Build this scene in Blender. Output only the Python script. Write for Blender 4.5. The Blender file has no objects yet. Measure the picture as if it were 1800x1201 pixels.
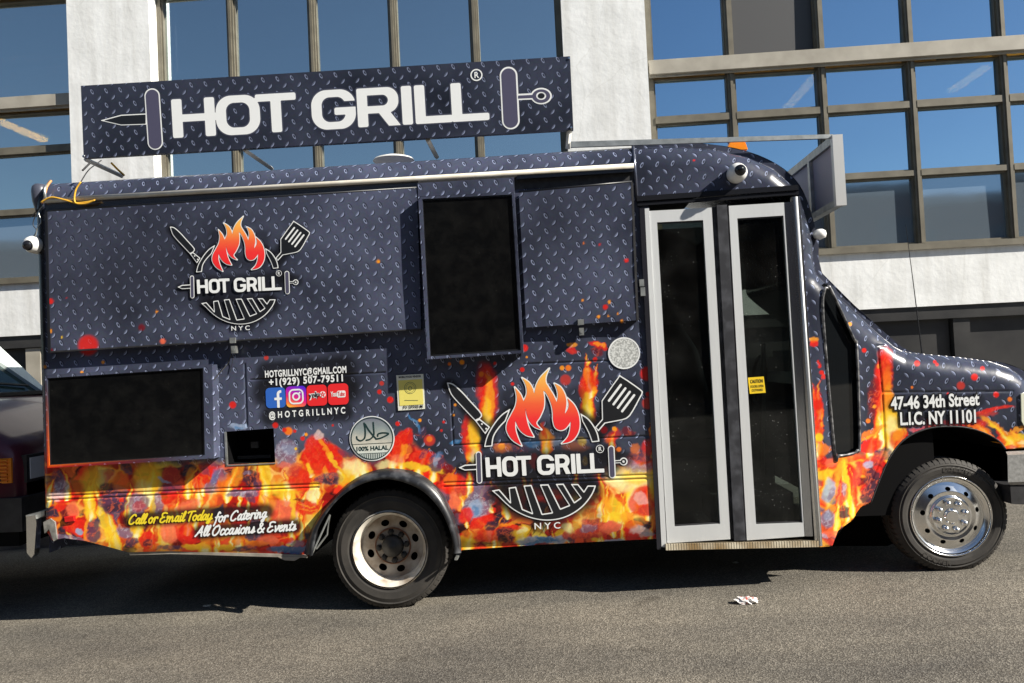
import bpy, bmesh, math, random
import numpy as np
from mathutils import Vector, Matrix
random.seed(7)
sc = bpy.context.scene

# ------------------------------------------------------------------ camera, sky, sun
FPX = 1350.0
ROLL, PITCH, YAW = .0473, .0283, .0566
def _rot(r, p, y):
    cy, sy = math.cos(y), math.sin(y); cp, sp = math.cos(p), math.sin(p); cr, sr = math.cos(r), math.sin(r)
    return (np.array([[cy, -sy, 0], [sy, cy, 0], [0, 0, 1]]) @ np.array([[1, 0, 0], [0, cp, -sp], [0, sp, cp]])
            @ np.array([[cr, 0, sr], [0, 1, 0], [-sr, 0, cr]]))
CM = _rot(ROLL, PITCH, YAW)
CP = np.array([0, -4.75, 1.5])
cam = bpy.data.cameras.new('camera'); camo = bpy.data.objects.new('camera', cam); sc.collection.objects.link(camo)
cam.sensor_width = 36; cam.lens = FPX * 36 / 1800; cam.clip_end = 3000; cam.clip_start = .05
r_, f_, u_ = CM[:, 0], CM[:, 1], CM[:, 2]
camo.matrix_world = Matrix(((r_[0], u_[0], -f_[0], CP[0]), (r_[1], u_[1], -f_[1], CP[1]), (r_[2], u_[2], -f_[2], CP[2]), (0, 0, 0, 1)))
sc.camera = camo
SUNDIR = Vector((-.271, .107, -.198)).normalized()          # the way the light travels
w = bpy.data.worlds.new('World'); sc.world = w; w.use_nodes = True
nt = w.node_tree; bg = nt.nodes['Background']
sky = nt.nodes.new('ShaderNodeTexSky'); sky.sky_type = 'NISHITA'; sky.sun_disc = False
sky.sun_elevation = math.asin(-SUNDIR.z); sky.sun_rotation = math.atan2(-SUNDIR.x, -SUNDIR.y)
sky.air_density = 1.0; sky.dust_density = .3; sky.ozone_density = 2.0
nt.links.new(sky.outputs[0], bg.inputs[0]); bg.inputs[1].default_value = .05
sl = bpy.data.lights.new('sun', 'SUN'); sl.energy = 5.0; sl.angle = math.radians(.55); sl.color = (1, .94, .84)
so = bpy.data.objects.new('sun', sl); sc.collection.objects.link(so); so.rotation_euler = SUNDIR.to_track_quat('-Z', 'Y').to_euler()
sc.view_settings.view_transform = 'Standard'; sc.view_settings.look = 'None'; sc.view_settings.exposure = .85; sc.view_settings.gamma = 1
sc.cycles.max_bounces = 8

# ------------------------------------------------------------------ geometry helpers
def at(px, py, Y):                       # point of the upright plane at depth Y that the photo shows at px, py
    d = CM @ np.array([(px - 900) / FPX, 1, -(py - 600.5) / FPX])
    return CP + d * ((Y - CP[1]) / d[1])
def atv(px, py, Y):
    px, py, Y = np.broadcast_arrays(np.asarray(px, float), py, Y)
    d = np.stack([(px - 900) / FPX, np.ones(px.shape), -(py - 600.5) / FPX], -1) @ CM.T
    return CP + d * ((Y - CP[1]) / d[..., 1])[..., None]
def proj(P):
    q = (np.asarray(P, float) - CP) @ CM
    return 900 + FPX * q[..., 0] / q[..., 1], 600.5 - FPX * q[..., 2] / q[..., 1]
GS, G0 = .0301, .0329                    # the street climbs slightly to the right
def gz(x): return G0 + GS * x

def link(o, parent=None):
    sc.collection.objects.link(o)
    if parent is not None: o.parent = parent
    return o
def tag(o, label, cat=None, group=None, kind=None):
    if label: o['label'] = label
    if cat: o['category'] = cat
    if group: o['group'] = group
    if kind: o['kind'] = kind
    return o
def empty(name, loc=(0, 0, 0)):
    o = bpy.data.objects.new(name, None); o.empty_display_size = .1
    link(o); return o                    # kept at the origin so children use world coordinates
def mk(name, verts, faces, mat, parent=None, smooth=False):
    me = bpy.data.meshes.new(name)
    me.from_pydata([tuple(map(float, v)) for v in verts], [], [tuple(map(int, f)) for f in faces])
    me.materials.append(mat); me.update()
    if smooth: me.polygons.foreach_set('use_smooth', [True] * len(me.polygons))
    return link(bpy.data.objects.new(name, me), parent)
class MB:
    def __init__(s): s.v = []; s.f = []
    def add(s, v, f):
        n = len(s.v); s.v += [tuple(map(float, p)) for p in v]; s.f += [tuple(i + n for i in q) for q in f]; return s
    def box(s, a, b):
        x0, y0, z0 = a; x1, y1, z1 = b
        return s.add([(x0, y0, z0), (x1, y0, z0), (x1, y1, z0), (x0, y1, z0), (x0, y0, z1), (x1, y0, z1), (x1, y1, z1), (x0, y1, z1)],
                     [(0, 3, 2, 1), (4, 5, 6, 7), (0, 1, 5, 4), (1, 2, 6, 5), (2, 3, 7, 6), (3, 0, 4, 7)])
    def prism(s, pts, dy):               # pts: 3-D outline facing the camera, pushed back by dy
        pts = [np.asarray(p, float) for p in pts]; n = len(pts)
        area = sum(pts[i][0] * pts[(i + 1) % n][2] - pts[(i + 1) % n][0] * pts[i][2] for i in range(n))
        if area < 0: pts = pts[::-1]
        v = pts + [p + np.array([0, dy, 0]) for p in pts]
        f = [tuple(range(n)), tuple(range(2 * n - 1, n - 1, -1))] + [(i, i + n, (i + 1) % n + n, (i + 1) % n) for i in range(n)]
        return s.add(v, f)
    def bevel_quad(s, q, dy, bv=.006):   # four corners TL TR BR BL of a front face, with a chamfered edge, dy deep
        q = [np.asarray(p, float) for p in q]; c = sum(q) / 4
        fr = []
        for p in q:
            d = c - p; d[1] = 0; fr.append(p + np.array([math.copysign(bv, d[0]), 0, math.copysign(bv, d[2])]))
        v = fr + [p + np.array([0, bv, 0]) for p in q] + [p + np.array([0, dy, 0]) for p in q]
        f = [(3, 2, 1, 0)]
        for k in (0, 4):
            for i in range(4):
                j = (i + 1) % 4; f.append((k + i, k + j, k + 4 + j, k + 4 + i))
        f.append((8, 9, 10, 11))
        return s.add(v, f)
    def tube(s, pts, r, n=8, caps=True):
        pts = [Vector(tuple(map(float, p))) for p in pts]; rings = []
        rr = r if hasattr(r, '__len__') else [r] * len(pts)
        up = None
        for i, p in enumerate(pts):
            t = (pts[min(i + 1, len(pts) - 1)] - pts[max(i - 1, 0)]).normalized()
            if up is None: up = Vector((0, 0, 1)) if abs(t.z) < .9 else Vector((0, 1, 0))
            a = t.cross(up).normalized(); b = a.cross(t).normalized(); up = b
            rings.append([p + (a * math.cos(k * 2 * math.pi / n) + b * math.sin(k * 2 * math.pi / n)) * rr[i] for k in range(n)])
        v = [q for ring in rings for q in ring]; f = []
        for i in range(len(pts) - 1):
            for k in range(n): f.append((i * n + k, i * n + (k + 1) % n, (i + 1) * n + (k + 1) % n, (i + 1) * n + k))
        if caps: f += [tuple(range(n - 1, -1, -1)), tuple(range((len(pts) - 1) * n, len(pts) * n))]
        return s.add(v, f)
    def lathe(s, prof, c, n=64, axis='y'):   # prof: (radius, depth) along +Y from centre c
        v = []; f = []; m = len(prof)
        for k in range(n):
            a = k * 2 * math.pi / n; ca, sa = math.cos(a), math.sin(a)
            for r, d in prof:
                if axis == 'y': v.append((c[0] + r * ca, c[1] + d, c[2] + r * sa))
                elif axis == 'z': v.append((c[0] + r * ca, c[1] + r * sa, c[2] + d))
                else: v.append((c[0] + d, c[1] + r * ca, c[2] + r * sa))
        for k in range(n):
            j = (k + 1) % n
            for i in range(m - 1): f.append((k * m + i, k * m + i + 1, j * m + i + 1, j * m + i))
        return s.add(v, f)
    def build(s, name, mat, parent=None, smooth=False):
        return mk(name, s.v, s.f, mat, parent, smooth)

# ------------------------------------------------------------------ outlines cut on a grid (marching squares)
def ms(us, vs, val):
    """inside where val < 0. returns (uv points, faces)"""
    nu, nv = len(us), len(vs)
    ins = val < 0
    idx = -np.ones((nu, nv), int); k = np.argwhere(ins); idx[ins] = np.arange(len(k))
    pts = [np.stack([us[k[:, 0]], vs[k[:, 1]]], -1)]
    cnt = ins[:-1, :-1].astype(int) + ins[1:, :-1] + ins[1:, 1:] + ins[:-1, 1:]
    full = np.argwhere(cnt == 4); i, j = full[:, 0], full[:, 1]
    faces = np.stack([idx[i, j], idx[i + 1, j], idx[i + 1, j + 1], idx[i, j + 1]], -1).tolist()
    extra = []; edge = {}; base = len(k)
    def ev(a, b):
        key = (a, b) if a < b else (b, a)
        e = edge.get(key)
        if e is None:
            va, vb = val[a], val[b]; t = va / (va - vb)
            extra.append((us[a[0]] + (us[b[0]] - us[a[0]]) * t, vs[a[1]] + (vs[b[1]] - vs[a[1]]) * t))
            e = base + len(extra) - 1; edge[key] = e
        return e
    for i, j in np.argwhere((cnt > 0) & (cnt < 4)):
        cs = [(i, j), (i + 1, j), (i + 1, j + 1), (i, j + 1)]; poly = []
        for a in range(4):
            p, q = cs[a], cs[(a + 1) % 4]
            if ins[p]: poly.append(idx[p])
            if ins[p] != ins[q]: poly.append(ev(p, q))
        if len(poly) > 2: faces.append(poly)
    if extra: pts.append(np.array(extra))
    return np.concatenate(pts), faces
def ms_obj(name, sdf, us, vs, mapfn, mat, parent, color=None, uvfn=None, smooth=True):
    U, V = np.meshgrid(us, vs, indexing='ij')
    uv, faces = ms(us, vs, sdf(U, V))
    P = mapfn(uv[:, 0], uv[:, 1])
    me = bpy.data.meshes.new(name); me.from_pydata(P.tolist(), [], faces)
    me.materials.append(mat)
    if color is not None:
        c = color(uv[:, 0], uv[:, 1]).astype(np.float32)
        ca = me.color_attributes.new('print', 'FLOAT_COLOR', 'POINT'); ca.data.foreach_set('color', c.ravel())
    if uvfn is not None:
        t = np.asarray(uvfn(uv[:, 0], uv[:, 1], P)).astype(np.float32)
        at_ = me.attributes.new('tread', 'FLOAT_VECTOR', 'POINT')
        at_.data.foreach_set('vector', np.concatenate([t, np.zeros((len(t), 1), np.float32)], 1).ravel())
    if smooth: me.polygons.foreach_set('use_smooth', [True] * len(me.polygons))
    me.update()
    return link(bpy.data.objects.new(name, me), parent)
def sd_poly(X, Y, poly):
    P = np.asarray(poly, float); d = np.full(X.shape, 1e18); s = np.ones(X.shape)
    for i in range(len(P)):
        a = P[i]; b = P[i - 1]; e = b - a; wx = X - a[0]; wy = Y - a[1]
        t = np.clip((wx * e[0] + wy * e[1]) / max(e @ e, 1e-12), 0, 1)
        d = np.minimum(d, (wx - e[0] * t) ** 2 + (wy - e[1] * t) ** 2)
        c1 = Y >= a[1]; c2 = Y < b[1]; c3 = e[0] * wy > e[1] * wx
        flip = (c1 & c2 & c3) | (~c1 & ~c2 & ~c3); s = np.where(flip, -s, s)
    return s * np.sqrt(d)
def sd_line(X, Y, pts):                  # distance to an open polyline
    d = np.full(X.shape, 1e18)
    for (a, b) in zip(pts[:-1], pts[1:]):
        a = np.asarray(a, float); b = np.asarray(b, float); e = b - a; wx = X - a[0]; wy = Y - a[1]
        t = np.clip((wx * e[0] + wy * e[1]) / max(e @ e, 1e-12), 0, 1)
        d = np.minimum(d, (wx - e[0] * t) ** 2 + (wy - e[1] * t) ** 2)
    return np.sqrt(d)
def sd_rbox(X, Y, x0, y0, x1, y1, r):
    qx = np.abs(X - (x0 + x1) / 2) - (x1 - x0) / 2 + r; qy = np.abs(Y - (y0 + y1) / 2) - (y1 - y0) / 2 + r
    return np.hypot(np.maximum(qx, 0), np.maximum(qy, 0)) + np.minimum(np.maximum(qx, qy), 0) - r
def spline(pts, n=6, closed=True):       # Catmull-Rom; a point given as (x, y, 1) is a sharp corner
    P = [np.array(p[:2], float) for p in pts]; S = [len(p) > 2 for p in pts]; out = []; m = len(P)
    for i in range(m if closed else m - 1):
        p1, p2 = P[i], P[(i + 1) % m]
        p0 = p1 if S[i] else P[i - 1] if (closed or i) else p1
        p3 = p2 if S[(i + 1) % m] else P[(i + 2) % m] if (closed or i + 2 < m) else p2
        for k in range(n):
            t = k / n
            out.append(.5 * (2 * p1 + (p2 - p0) * t + (2 * p0 - 5 * p1 + 4 * p2 - p3) * t * t + (3 * p1 - p0 - 3 * p2 + p3) * t ** 3))
    if not closed: out.append(P[-1])
    return out
def sstep(a, b, x):
    t = np.clip((x - a) / (b - a), 0, 1); return t * t * (3 - 2 * t)
def _hash(i, j, s):
    n = (i * 374761393 + j * 668265263 + s * 974711) & 0x7fffffff
    n = ((n ^ (n >> 13)) * 1274126177) & 0x7fffffff
    return ((n ^ (n >> 16)) & 0xffff) / 65535.0
def vnoise(x, y, s=0):
    i = np.floor(x).astype(np.int64); j = np.floor(y).astype(np.int64); fx = x - i; fy = y - j
    fx = fx * fx * (3 - 2 * fx); fy = fy * fy * (3 - 2 * fy)
    a = _hash(i, j, s); b = _hash(i + 1, j, s); c = _hash(i, j + 1, s); d = _hash(i + 1, j + 1, s)
    return (a * (1 - fx) + b * fx) * (1 - fy) + (c * (1 - fx) + d * fx) * fy
def fbm(x, y, s=0, o=4):
    r = 0; a = .5
    for k in range(o): r = r + a * vnoise(x, y, s + k * 17); x = x * 2.03 + 3.1; y = y * 2.03 + 1.7; a *= .5
    return r / (1 - .5 ** o)
def lin(c):
    c = np.asarray(c, float) / 255; return np.where(c < .04045, c / 12.92, ((c + .055) / 1.055) ** 2.4)

# ------------------------------------------------------------------ materials
def mat(name, col=(.5, .5, .5), rough=.6, metal=0, spec=.5, **k):
    m = bpy.data.materials.new(name); m.use_nodes = True; b = m.node_tree.nodes['Principled BSDF']
    b.inputs['Base Color'].default_value = (*col, 1); b.inputs['Roughness'].default_value = rough
    b.inputs['Metallic'].default_value = metal; b.inputs['Specular IOR Level'].default_value = spec
    for kk, v in k.items(): b.inputs[kk.replace('_', ' ')].default_value = v
    return m
def N(m, t, **k):
    n = m.node_tree.nodes.new(t)
    for a, v in k.items(): setattr(n, a, v)
    return n
def L(m, a, b): m.node_tree.links.new(a, b)
def bsdf(m): return m.node_tree.nodes['Principled BSDF']
def math_(m, op, a, b=None, c=None):
    n = N(m, 'ShaderNodeMath', operation=op)
    for i, v in enumerate((a, b, c)):
        if v is None: continue
        if isinstance(v, (int, float)): n.inputs[i].default_value = v
        else: L(m, v, n.inputs[i])
    return n.outputs[0]
def noisy(m, scale, c0, c1, detail=5, lo=.3, hi=.7, bump=0, bscale=None, dist=.02, coords='Object', stretch=None, rough=None):
    """colour varies between c0 and c1 by noise, optional bump from a second noise"""
    b = bsdf(m); tc = N(m, 'ShaderNodeTexCoord'); src = tc.outputs[coords]
    if stretch:
        mp = N(m, 'ShaderNodeMapping'); mp.inputs['Scale'].default_value = stretch; L(m, src, mp.inputs[0]); src = mp.outputs[0]
    n = N(m, 'ShaderNodeTexNoise'); n.inputs['Scale'].default_value = scale; n.inputs['Detail'].default_value = detail; L(m, src, n.inputs['Vector'])
    r = N(m, 'ShaderNodeValToRGB'); r.color_ramp.elements[0].position = lo; r.color_ramp.elements[1].position = hi
    r.color_ramp.elements[0].color = (*c0, 1); r.color_ramp.elements[1].color = (*c1, 1)
    L(m, n.outputs[0], r.inputs[0]); L(m, r.outputs[0], b.inputs['Base Color'])
    if rough:
        mr = N(m, 'ShaderNodeMapRange'); mr.inputs['To Min'].default_value = rough[0]; mr.inputs['To Max'].default_value = rough[1]
        L(m, n.outputs[0], mr.inputs[0]); L(m, mr.outputs[0], b.inputs['Roughness'])
    if bump:
        n2 = N(m, 'ShaderNodeTexNoise'); n2.inputs['Scale'].default_value = bscale or scale; n2.inputs['Detail'].default_value = 6; L(m, src, n2.inputs['Vector'])
        bp = N(m, 'ShaderNodeBump'); bp.inputs['Strength'].default_value = bump; bp.inputs['Distance'].default_value = dist
        L(m, n2.outputs[0], bp.inputs['Height']); L(m, bp.outputs[0], b.inputs['Normal'])
    return m

def wrap_material(name, gain=1.0, mirror=False):
    """printed vinyl: diamond tread plate picture under the 'print' colour layer"""
    m = mat(name, rough=.27, spec=.4); b = bsdf(m)
    b.inputs['Coat Weight'].default_value = .0
    a = N(m, 'ShaderNodeAttribute', attribute_name='tread'); sp = N(m, 'ShaderNodeSeparateXYZ'); L(m, a.outputs['Vector'], sp.inputs[0])
    x0, y0 = sp.outputs[0], sp.outputs[1]
    CELL = .0945
    def local(off):
        x = math_(m, 'SUBTRACT', math_(m, 'FRACT', math_(m, 'ADD', math_(m, 'DIVIDE', x0, CELL), off)), .5)
        y = math_(m, 'SUBTRACT', math_(m, 'FRACT', math_(m, 'ADD', math_(m, 'DIVIDE', y0, CELL), off)), .5)
        return x, y
    def rot(x, y, ang):
        c, s = math.cos(ang), math.sin(ang)
        return (math_(m, 'ADD', math_(m, 'MULTIPLY', x, c), math_(m, 'MULTIPLY', y, s)),
                math_(m, 'SUBTRACT', math_(m, 'MULTIPLY', y, c), math_(m, 'MULTIPLY', x, s)))
    sg = -1 if mirror else 1
    def ell(x, y, a_, b_):
        return math_(m, 'SQRT', math_(m, 'ADD', math_(m, 'POWER', math_(m, 'ABSOLUTE', math_(m, 'DIVIDE', x, a_)), 2.0), math_(m, 'POWER', math_(m, 'ABSOLUTE', math_(m, 'DIVIDE', y, b_)), 2.0)))
    def sm(v, a_, b_):
        n = N(m, 'ShaderNodeMapRange', interpolation_type='SMOOTHSTEP'); L(m, v, n.inputs[0])
        n.inputs[1].default_value = a_; n.inputs[2].default_value = b_; n.inputs[3].default_value = 0; n.inputs[4].default_value = 1
        return n.outputs[0]
    # "0" marks: slanting to the upper left, ring-shaped
    x, y = local(0.0); x, y = rot(x, y, sg * math.radians(118))
    e = ell(x, y, .20, .088)
    ringA = math_(m, 'SUBTRACT', 1.0, sm(math_(m, 'ABSOLUTE', math_(m, 'SUBTRACT', e, .78)), .10, .36))
    sideA = math_(m, 'ADD', .42, math_(m, 'MULTIPLY', sm(math_(m, 'MULTIPLY', y, sg), -.09, .08), .58))
    hiA = math_(m, 'MULTIPLY', ringA, sideA)
    x2 = math_(m, 'SUBTRACT', x, .02); y2 = math_(m, 'ADD', y, .035 * sg)
    shA = math_(m, 'SUBTRACT', 1.0, sm(ell(x2, y2, .23, .13), .8, 1.15))
    # comma marks: slanting to the upper right, curved
    x, y = local(.5); x, y = rot(x, y, sg * math.radians(52))
    yc = math_(m, 'ADD', y, math_(m, 'MULTIPLY', math_(m, 'POWER', math_(m, 'ABSOLUTE', x), 2.0), -1.6 * sg))
    e = ell(x, math_(m, 'ADD', yc, .03 * sg), .235, .040)
    hiB = math_(m, 'SUBTRACT', 1.0, sm(e, .55, 1.05))
    e2 = ell(x, math_(m, 'SUBTRACT', yc, .035 * sg), .18, .06)
    hiB2 = math_(m, 'MULTIPLY', math_(m, 'SUBTRACT', 1.0, sm(e2, .5, 1.0)), .30)
    hiB = math_(m, 'MAXIMUM', hiB, hiB2)
    shB = math_(m, 'SUBTRACT', 1.0, sm(ell(math_(m, 'SUBTRACT', x, .02), math_(m, 'ADD', yc, .075 * sg), .25, .075), .7, 1.15))
    hi = math_(m, 'MAXIMUM', hiA, hiB); sh = math_(m, 'MAXIMUM', shA, shB)
    # mottled dark plate
    n1 = N(m, 'ShaderNodeTexNoise'); n1.inputs['Scale'].default_value = 1.4; n1.inputs['Detail'].default_value = 5; L(m, a.outputs['Vector'], n1.inputs['Vector'])
    r1 = N(m, 'ShaderNodeValToRGB'); els = r1.color_ramp.elements
    els[0].position = .33; els[0].color = (*(np.array([.026, .030, .047]) * gain), 1); els[1].position = .70; els[1].color = (*(np.array([.112, .127, .200]) * gain), 1)
    L(m, n1.outputs[0], r1.inputs[0])
    n2 = N(m, 'ShaderNodeTexNoise'); n2.inputs['Scale'].default_value = 60; n2.inputs['Detail'].default_value = 4; L(m, a.outputs['Vector'], n2.inputs['Vector'])
    mx0 = N(m, 'ShaderNodeMix', data_type='RGBA', blend_type='MULTIPLY'); mx0.inputs[0].default_value = .35
    L(m, r1.outputs[0], mx0.inputs[6]); L(m, n2.outputs['Color'], mx0.inputs[7])
    mx1 = N(m, 'ShaderNodeMix', data_type='RGBA'); L(m, math_(m, 'MULTIPLY', sh, .72), mx1.inputs[0]); L(m, mx0.outputs[2], mx1.inputs[6]); mx1.inputs[7].default_value = (.016, .018, .028, 1)
    mx2 = N(m, 'ShaderNodeMix', data_type='RGBA'); L(m, math_(m, 'MULTIPLY', hi, .85), mx2.inputs[0]); L(m, mx1.outputs[2], mx2.inputs[6]); mx2.inputs[7].default_value = (.36 * gain ** .5, .415 * gain ** .5, .61 * gain ** .5, 1)
    pr = N(m, 'ShaderNodeAttribute', attribute_name='print')
    mx3 = N(m, 'ShaderNodeMix', data_type='RGBA'); L(m, pr.outputs['Alpha'], mx3.inputs[0]); L(m, mx2.outputs[2], mx3.inputs[6]); L(m, pr.outputs['Color'], mx3.inputs[7])
    L(m, mx3.outputs[2], b.inputs['Base Color'])
    # slightly wavy film over sheet metal
    n3 = N(m, 'ShaderNodeTexNoise'); n3.inputs['Scale'].default_value = 5; n3.inputs['Detail'].default_value = 3; L(m, a.outputs['Vector'], n3.inputs['Vector'])
    n4 = N(m, 'ShaderNodeTexNoise'); n4.inputs['Scale'].default_value = 140; n4.inputs['Detail'].default_value = 2; L(m, a.outputs['Vector'], n4.inputs['Vector'])
    bp = N(m, 'ShaderNodeBump'); bp.inputs['Strength'].default_value = .22; bp.inputs['Distance'].default_value = .02; L(m, n3.outputs[0], bp.inputs['Height'])
    bp2 = N(m, 'ShaderNodeBump'); bp2.inputs['Strength'].default_value = .05; bp2.inputs['Distance'].default_value = .003; L(m, n4.outputs[0], bp2.inputs['Height']); L(m, bp.outputs[0], bp2.inputs['Normal'])
    L(m, bp2.outputs[0], b.inputs['Normal'])
    return m
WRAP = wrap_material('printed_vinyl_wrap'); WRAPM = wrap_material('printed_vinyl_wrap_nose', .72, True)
def print_material():
    m = mat('printed_vinyl_colour', rough=.32, spec=.4); a = N(m, 'ShaderNodeAttribute', attribute_name='print')
    L(m, a.outputs['Color'], bsdf(m).inputs['Base Color']); return m
PRINT = print_material()
WHITE_V = mat('white_vinyl', (.80, .82, .82), .35)
INK = mat('black_vinyl', (.012, .013, .016), .35)
PURPLE_V = mat('slate_vinyl', (.075, .072, .12), .35)
YELLOW_V = mat('yellow_vinyl', (.85, .66, .03), .35)
BLACK = noisy(mat('black_rubber', (.02, .02, .02), .6), 30, (.010, .010, .012), (.03, .03, .033))
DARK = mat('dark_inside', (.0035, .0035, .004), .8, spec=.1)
ALU = noisy(mat('anodised_aluminium', (.62, .63, .62), .38, .25), 3, (.63, .65, .655), (.73, .75, .755), bump=.03, bscale=90, stretch=(1, 1, .1))
CHROME = mat('chrome', (.86, .86, .85), .20, 1)
IVORY = noisy(mat('ivory_rail', (.68, .64, .55), .4), 8, (.52, .47, .38), (.74, .71, .63))
STEEL = noisy(mat('galvanised_steel', (.45, .47, .46), .4, .8), 20, (.36, .38, .37), (.58, .60, .58))
def glass_mat(name, col, rough=.04, spec=.3, c2=None, sc_=6):
    m = mat(name, col, rough, 0, spec)
    if c2: noisy(m, sc_, col, c2, lo=.45, hi=.8)
    return m
def see_through(name, tint, gl, fac):
    m = bpy.data.materials.new(name); m.use_nodes = True; n = m.node_tree.nodes; n.remove(n['Principled BSDF'])
    g = N(m, 'ShaderNodeBsdfGlossy'); g.inputs[0].default_value = (*gl, 1); g.inputs[1].default_value = .03
    t = N(m, 'ShaderNodeBsdfTransparent'); t.inputs[0].default_value = (*tint, 1)
    d = N(m, 'ShaderNodeBsdfDiffuse'); d.inputs[0].default_value = (.5, .5, .48, 1)
    mx = N(m, 'ShaderNodeMixShader'); mx.inputs[0].default_value = fac; L(m, t.outputs[0], mx.inputs[1]); L(m, g.outputs[0], mx.inputs[2])
    tc = N(m, 'ShaderNodeTexCoord'); v = N(m, 'ShaderNodeTexVoronoi'); v.inputs['Scale'].default_value = 34; L(m, tc.outputs['Object'], v.inputs['Vector'])
    ns = N(m, 'ShaderNodeTexNoise'); ns.inputs['Scale'].default_value = 3.5; ns.inputs['Detail'].default_value = 6; L(m, tc.outputs['Object'], ns.inputs['Vector'])
    sp = math_(m, 'MULTIPLY', math_(m, 'LESS_THAN', v.outputs['Distance'], .09), math_(m, 'GREATER_THAN', ns.outputs[0], .52))
    film = math_(m, 'MULTIPLY', math_(m, 'POWER', ns.outputs[0], 4.0), .10)
    dm = N(m, 'ShaderNodeMixShader'); L(m, math_(m, 'MAXIMUM', math_(m, 'MULTIPLY', sp, .30), film), dm.inputs[0]); L(m, mx.outputs[0], dm.inputs[1]); L(m, d.outputs[0], dm.inputs[2])
    L(m, dm.outputs[0], n['Material Output'].inputs[0]); return m
DOORGLASS = see_through('tinted_door_glass', (.36, .40, .37), (.8, .85, .9), .035)
def screen_mat():
    m = mat('dusty_screen', (.01, .011, .012), .14, 0, .4)
    tc = N(m, 'ShaderNodeTexCoord'); n = N(m, 'ShaderNodeTexNoise'); n.inputs['Scale'].default_value = 9; n.inputs['Detail'].default_value = 9; n.inputs['Roughness'].default_value = .7
    L(m, tc.outputs['Object'], n.inputs['Vector'])
    v = N(m, 'ShaderNodeTexVoronoi'); v.inputs['Scale'].default_value = 42; L(m, tc.outputs['Object'], v.inputs['Vector'])
    r = N(m, 'ShaderNodeValToRGB'); e = r.color_ramp.elements; e[0].position = .42; e[0].color = (.0035, .0037, .0040, 1); e[1].position = .8; e[1].color = (.011, .011, .0105, 1)
    L(m, n.outputs[0], r.inputs[0])
    r2 = N(m, 'ShaderNodeValToRGB'); e = r2.color_ramp.elements; e[0].position = .03; e[0].color = (1, 1, 1, 1); e[1].position = .06; e[1].color = (0, 0, 0, 1); L(m, v.outputs['Distance'], r2.inputs[0])
    gt = math_(m, 'MULTIPLY', r2.outputs[0], math_(m, 'GREATER_THAN', n.outputs[0], .58))
    mx = N(m, 'ShaderNodeMix', data_type='RGBA'); L(m, gt, mx.inputs[0]); L(m, r.outputs[0], mx.inputs[6]); mx.inputs[7].default_value = (.16, .16, .15, 1)
    L(m, mx.outputs[2], bsdf(m).inputs['Base Color']); return m
SCREEN = screen_mat()
# ------------------------------------------------------------------ street
def asphalt():
    m = mat('asphalt', (.09, .085, .075), .85, spec=.3); b = bsdf(m)
    tc = N(m, 'ShaderNodeTexCoord')
    v = N(m, 'ShaderNodeTexVoronoi'); v.inputs['Scale'].default_value = 150; L(m, tc.outputs['Object'], v.inputs['Vector'])
    r = N(m, 'ShaderNodeValToRGB'); e = r.color_ramp.elements
    e[0].position = 0; e[0].color = (.082, .074, .062, 1); e[1].position = 1; e[1].color = (.27, .25, .215, 1)
    x = e.new(.55); x.color = (.142, .130, .109, 1); x = e.new(.82); x.color = (.225, .206, .172, 1)
    sep = N(m, 'ShaderNodeSeparateColor'); L(m, v.outputs['Color'], sep.inputs[0]); L(m, sep.outputs[0], r.inputs[0])
    n = N(m, 'ShaderNodeTexNoise'); n.inputs['Scale'].default_value = 1.1; n.inputs['Detail'].default_value = 7; n.inputs['Roughness'].default_value = .6
    mp = N(m, 'ShaderNodeMapping'); mp.inputs['Scale'].default_value = (.45, 1.3, 1); L(m, tc.outputs['Object'], mp.inputs[0]); L(m, mp.outputs[0], n.inputs['Vector'])
    r2 = N(m, 'ShaderNodeValToRGB'); r2.color_ramp.elements[0].position = .35; r2.color_ramp.elements[0].color = (.66, .66, .67, 1); r2.color_ramp.elements[1].position = .68; r2.color_ramp.elements[1].color = (1.25, 1.22, 1.16, 1)  # broad uneven tone, also standing for soft bands of reflected light
    L(m, n.outputs[0], r2.inputs[0])
    mx = N(m, 'ShaderNodeMix', data_type='RGBA', blend_type='MULTIPLY'); mx.inputs[0].default_value = 1; L(m, r.outputs[0], mx.inputs[6]); L(m, r2.outputs[0], mx.inputs[7])
    # a few dark oil spots
    n3 = N(m, 'ShaderNodeTexNoise'); n3.inputs['Scale'].default_value = 3.1; n3.inputs['Detail'].default_value = 3; L(m, tc.outputs['Object'], n3.inputs['Vector'])
    r3 = N(m, 'ShaderNodeValToRGB'); r3.color_ramp.elements[0].position = .66; r3.color_ramp.elements[0].color = (1, 1, 1, 1); r3.color_ramp.elements[1].position = .78; r3.color_ramp.elements[1].color = (.62, .6, .58, 1); L(m, n3.outputs[0], r3.inputs[0])
    mx2 = N(m, 'ShaderNodeMix', data_type='RGBA', blend_type='MULTIPLY'); mx2.inputs[0].default_value = 1; L(m, mx.outputs[2], mx2.inputs[6]); L(m, r3.outputs[0], mx2.inputs[7])
    L(m, mx2.outputs[2], b.inputs['Base Color'])
    bp = N(m, 'ShaderNodeBump'); bp.inputs['Strength'].default_value = .7; bp.inputs['Distance'].default_value = .004; L(m, v.outputs['Distance'], bp.inputs['Height']); L(m, bp.outputs[0], b.inputs['Normal'])
    return m
ASPHALT = asphalt()
CONC = noisy(mat('concrete', (.36, .35, .33), .85), 6, (.25, .245, .23), (.40, .39, .37), bump=.3, bscale=60, dist=.004)
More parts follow.
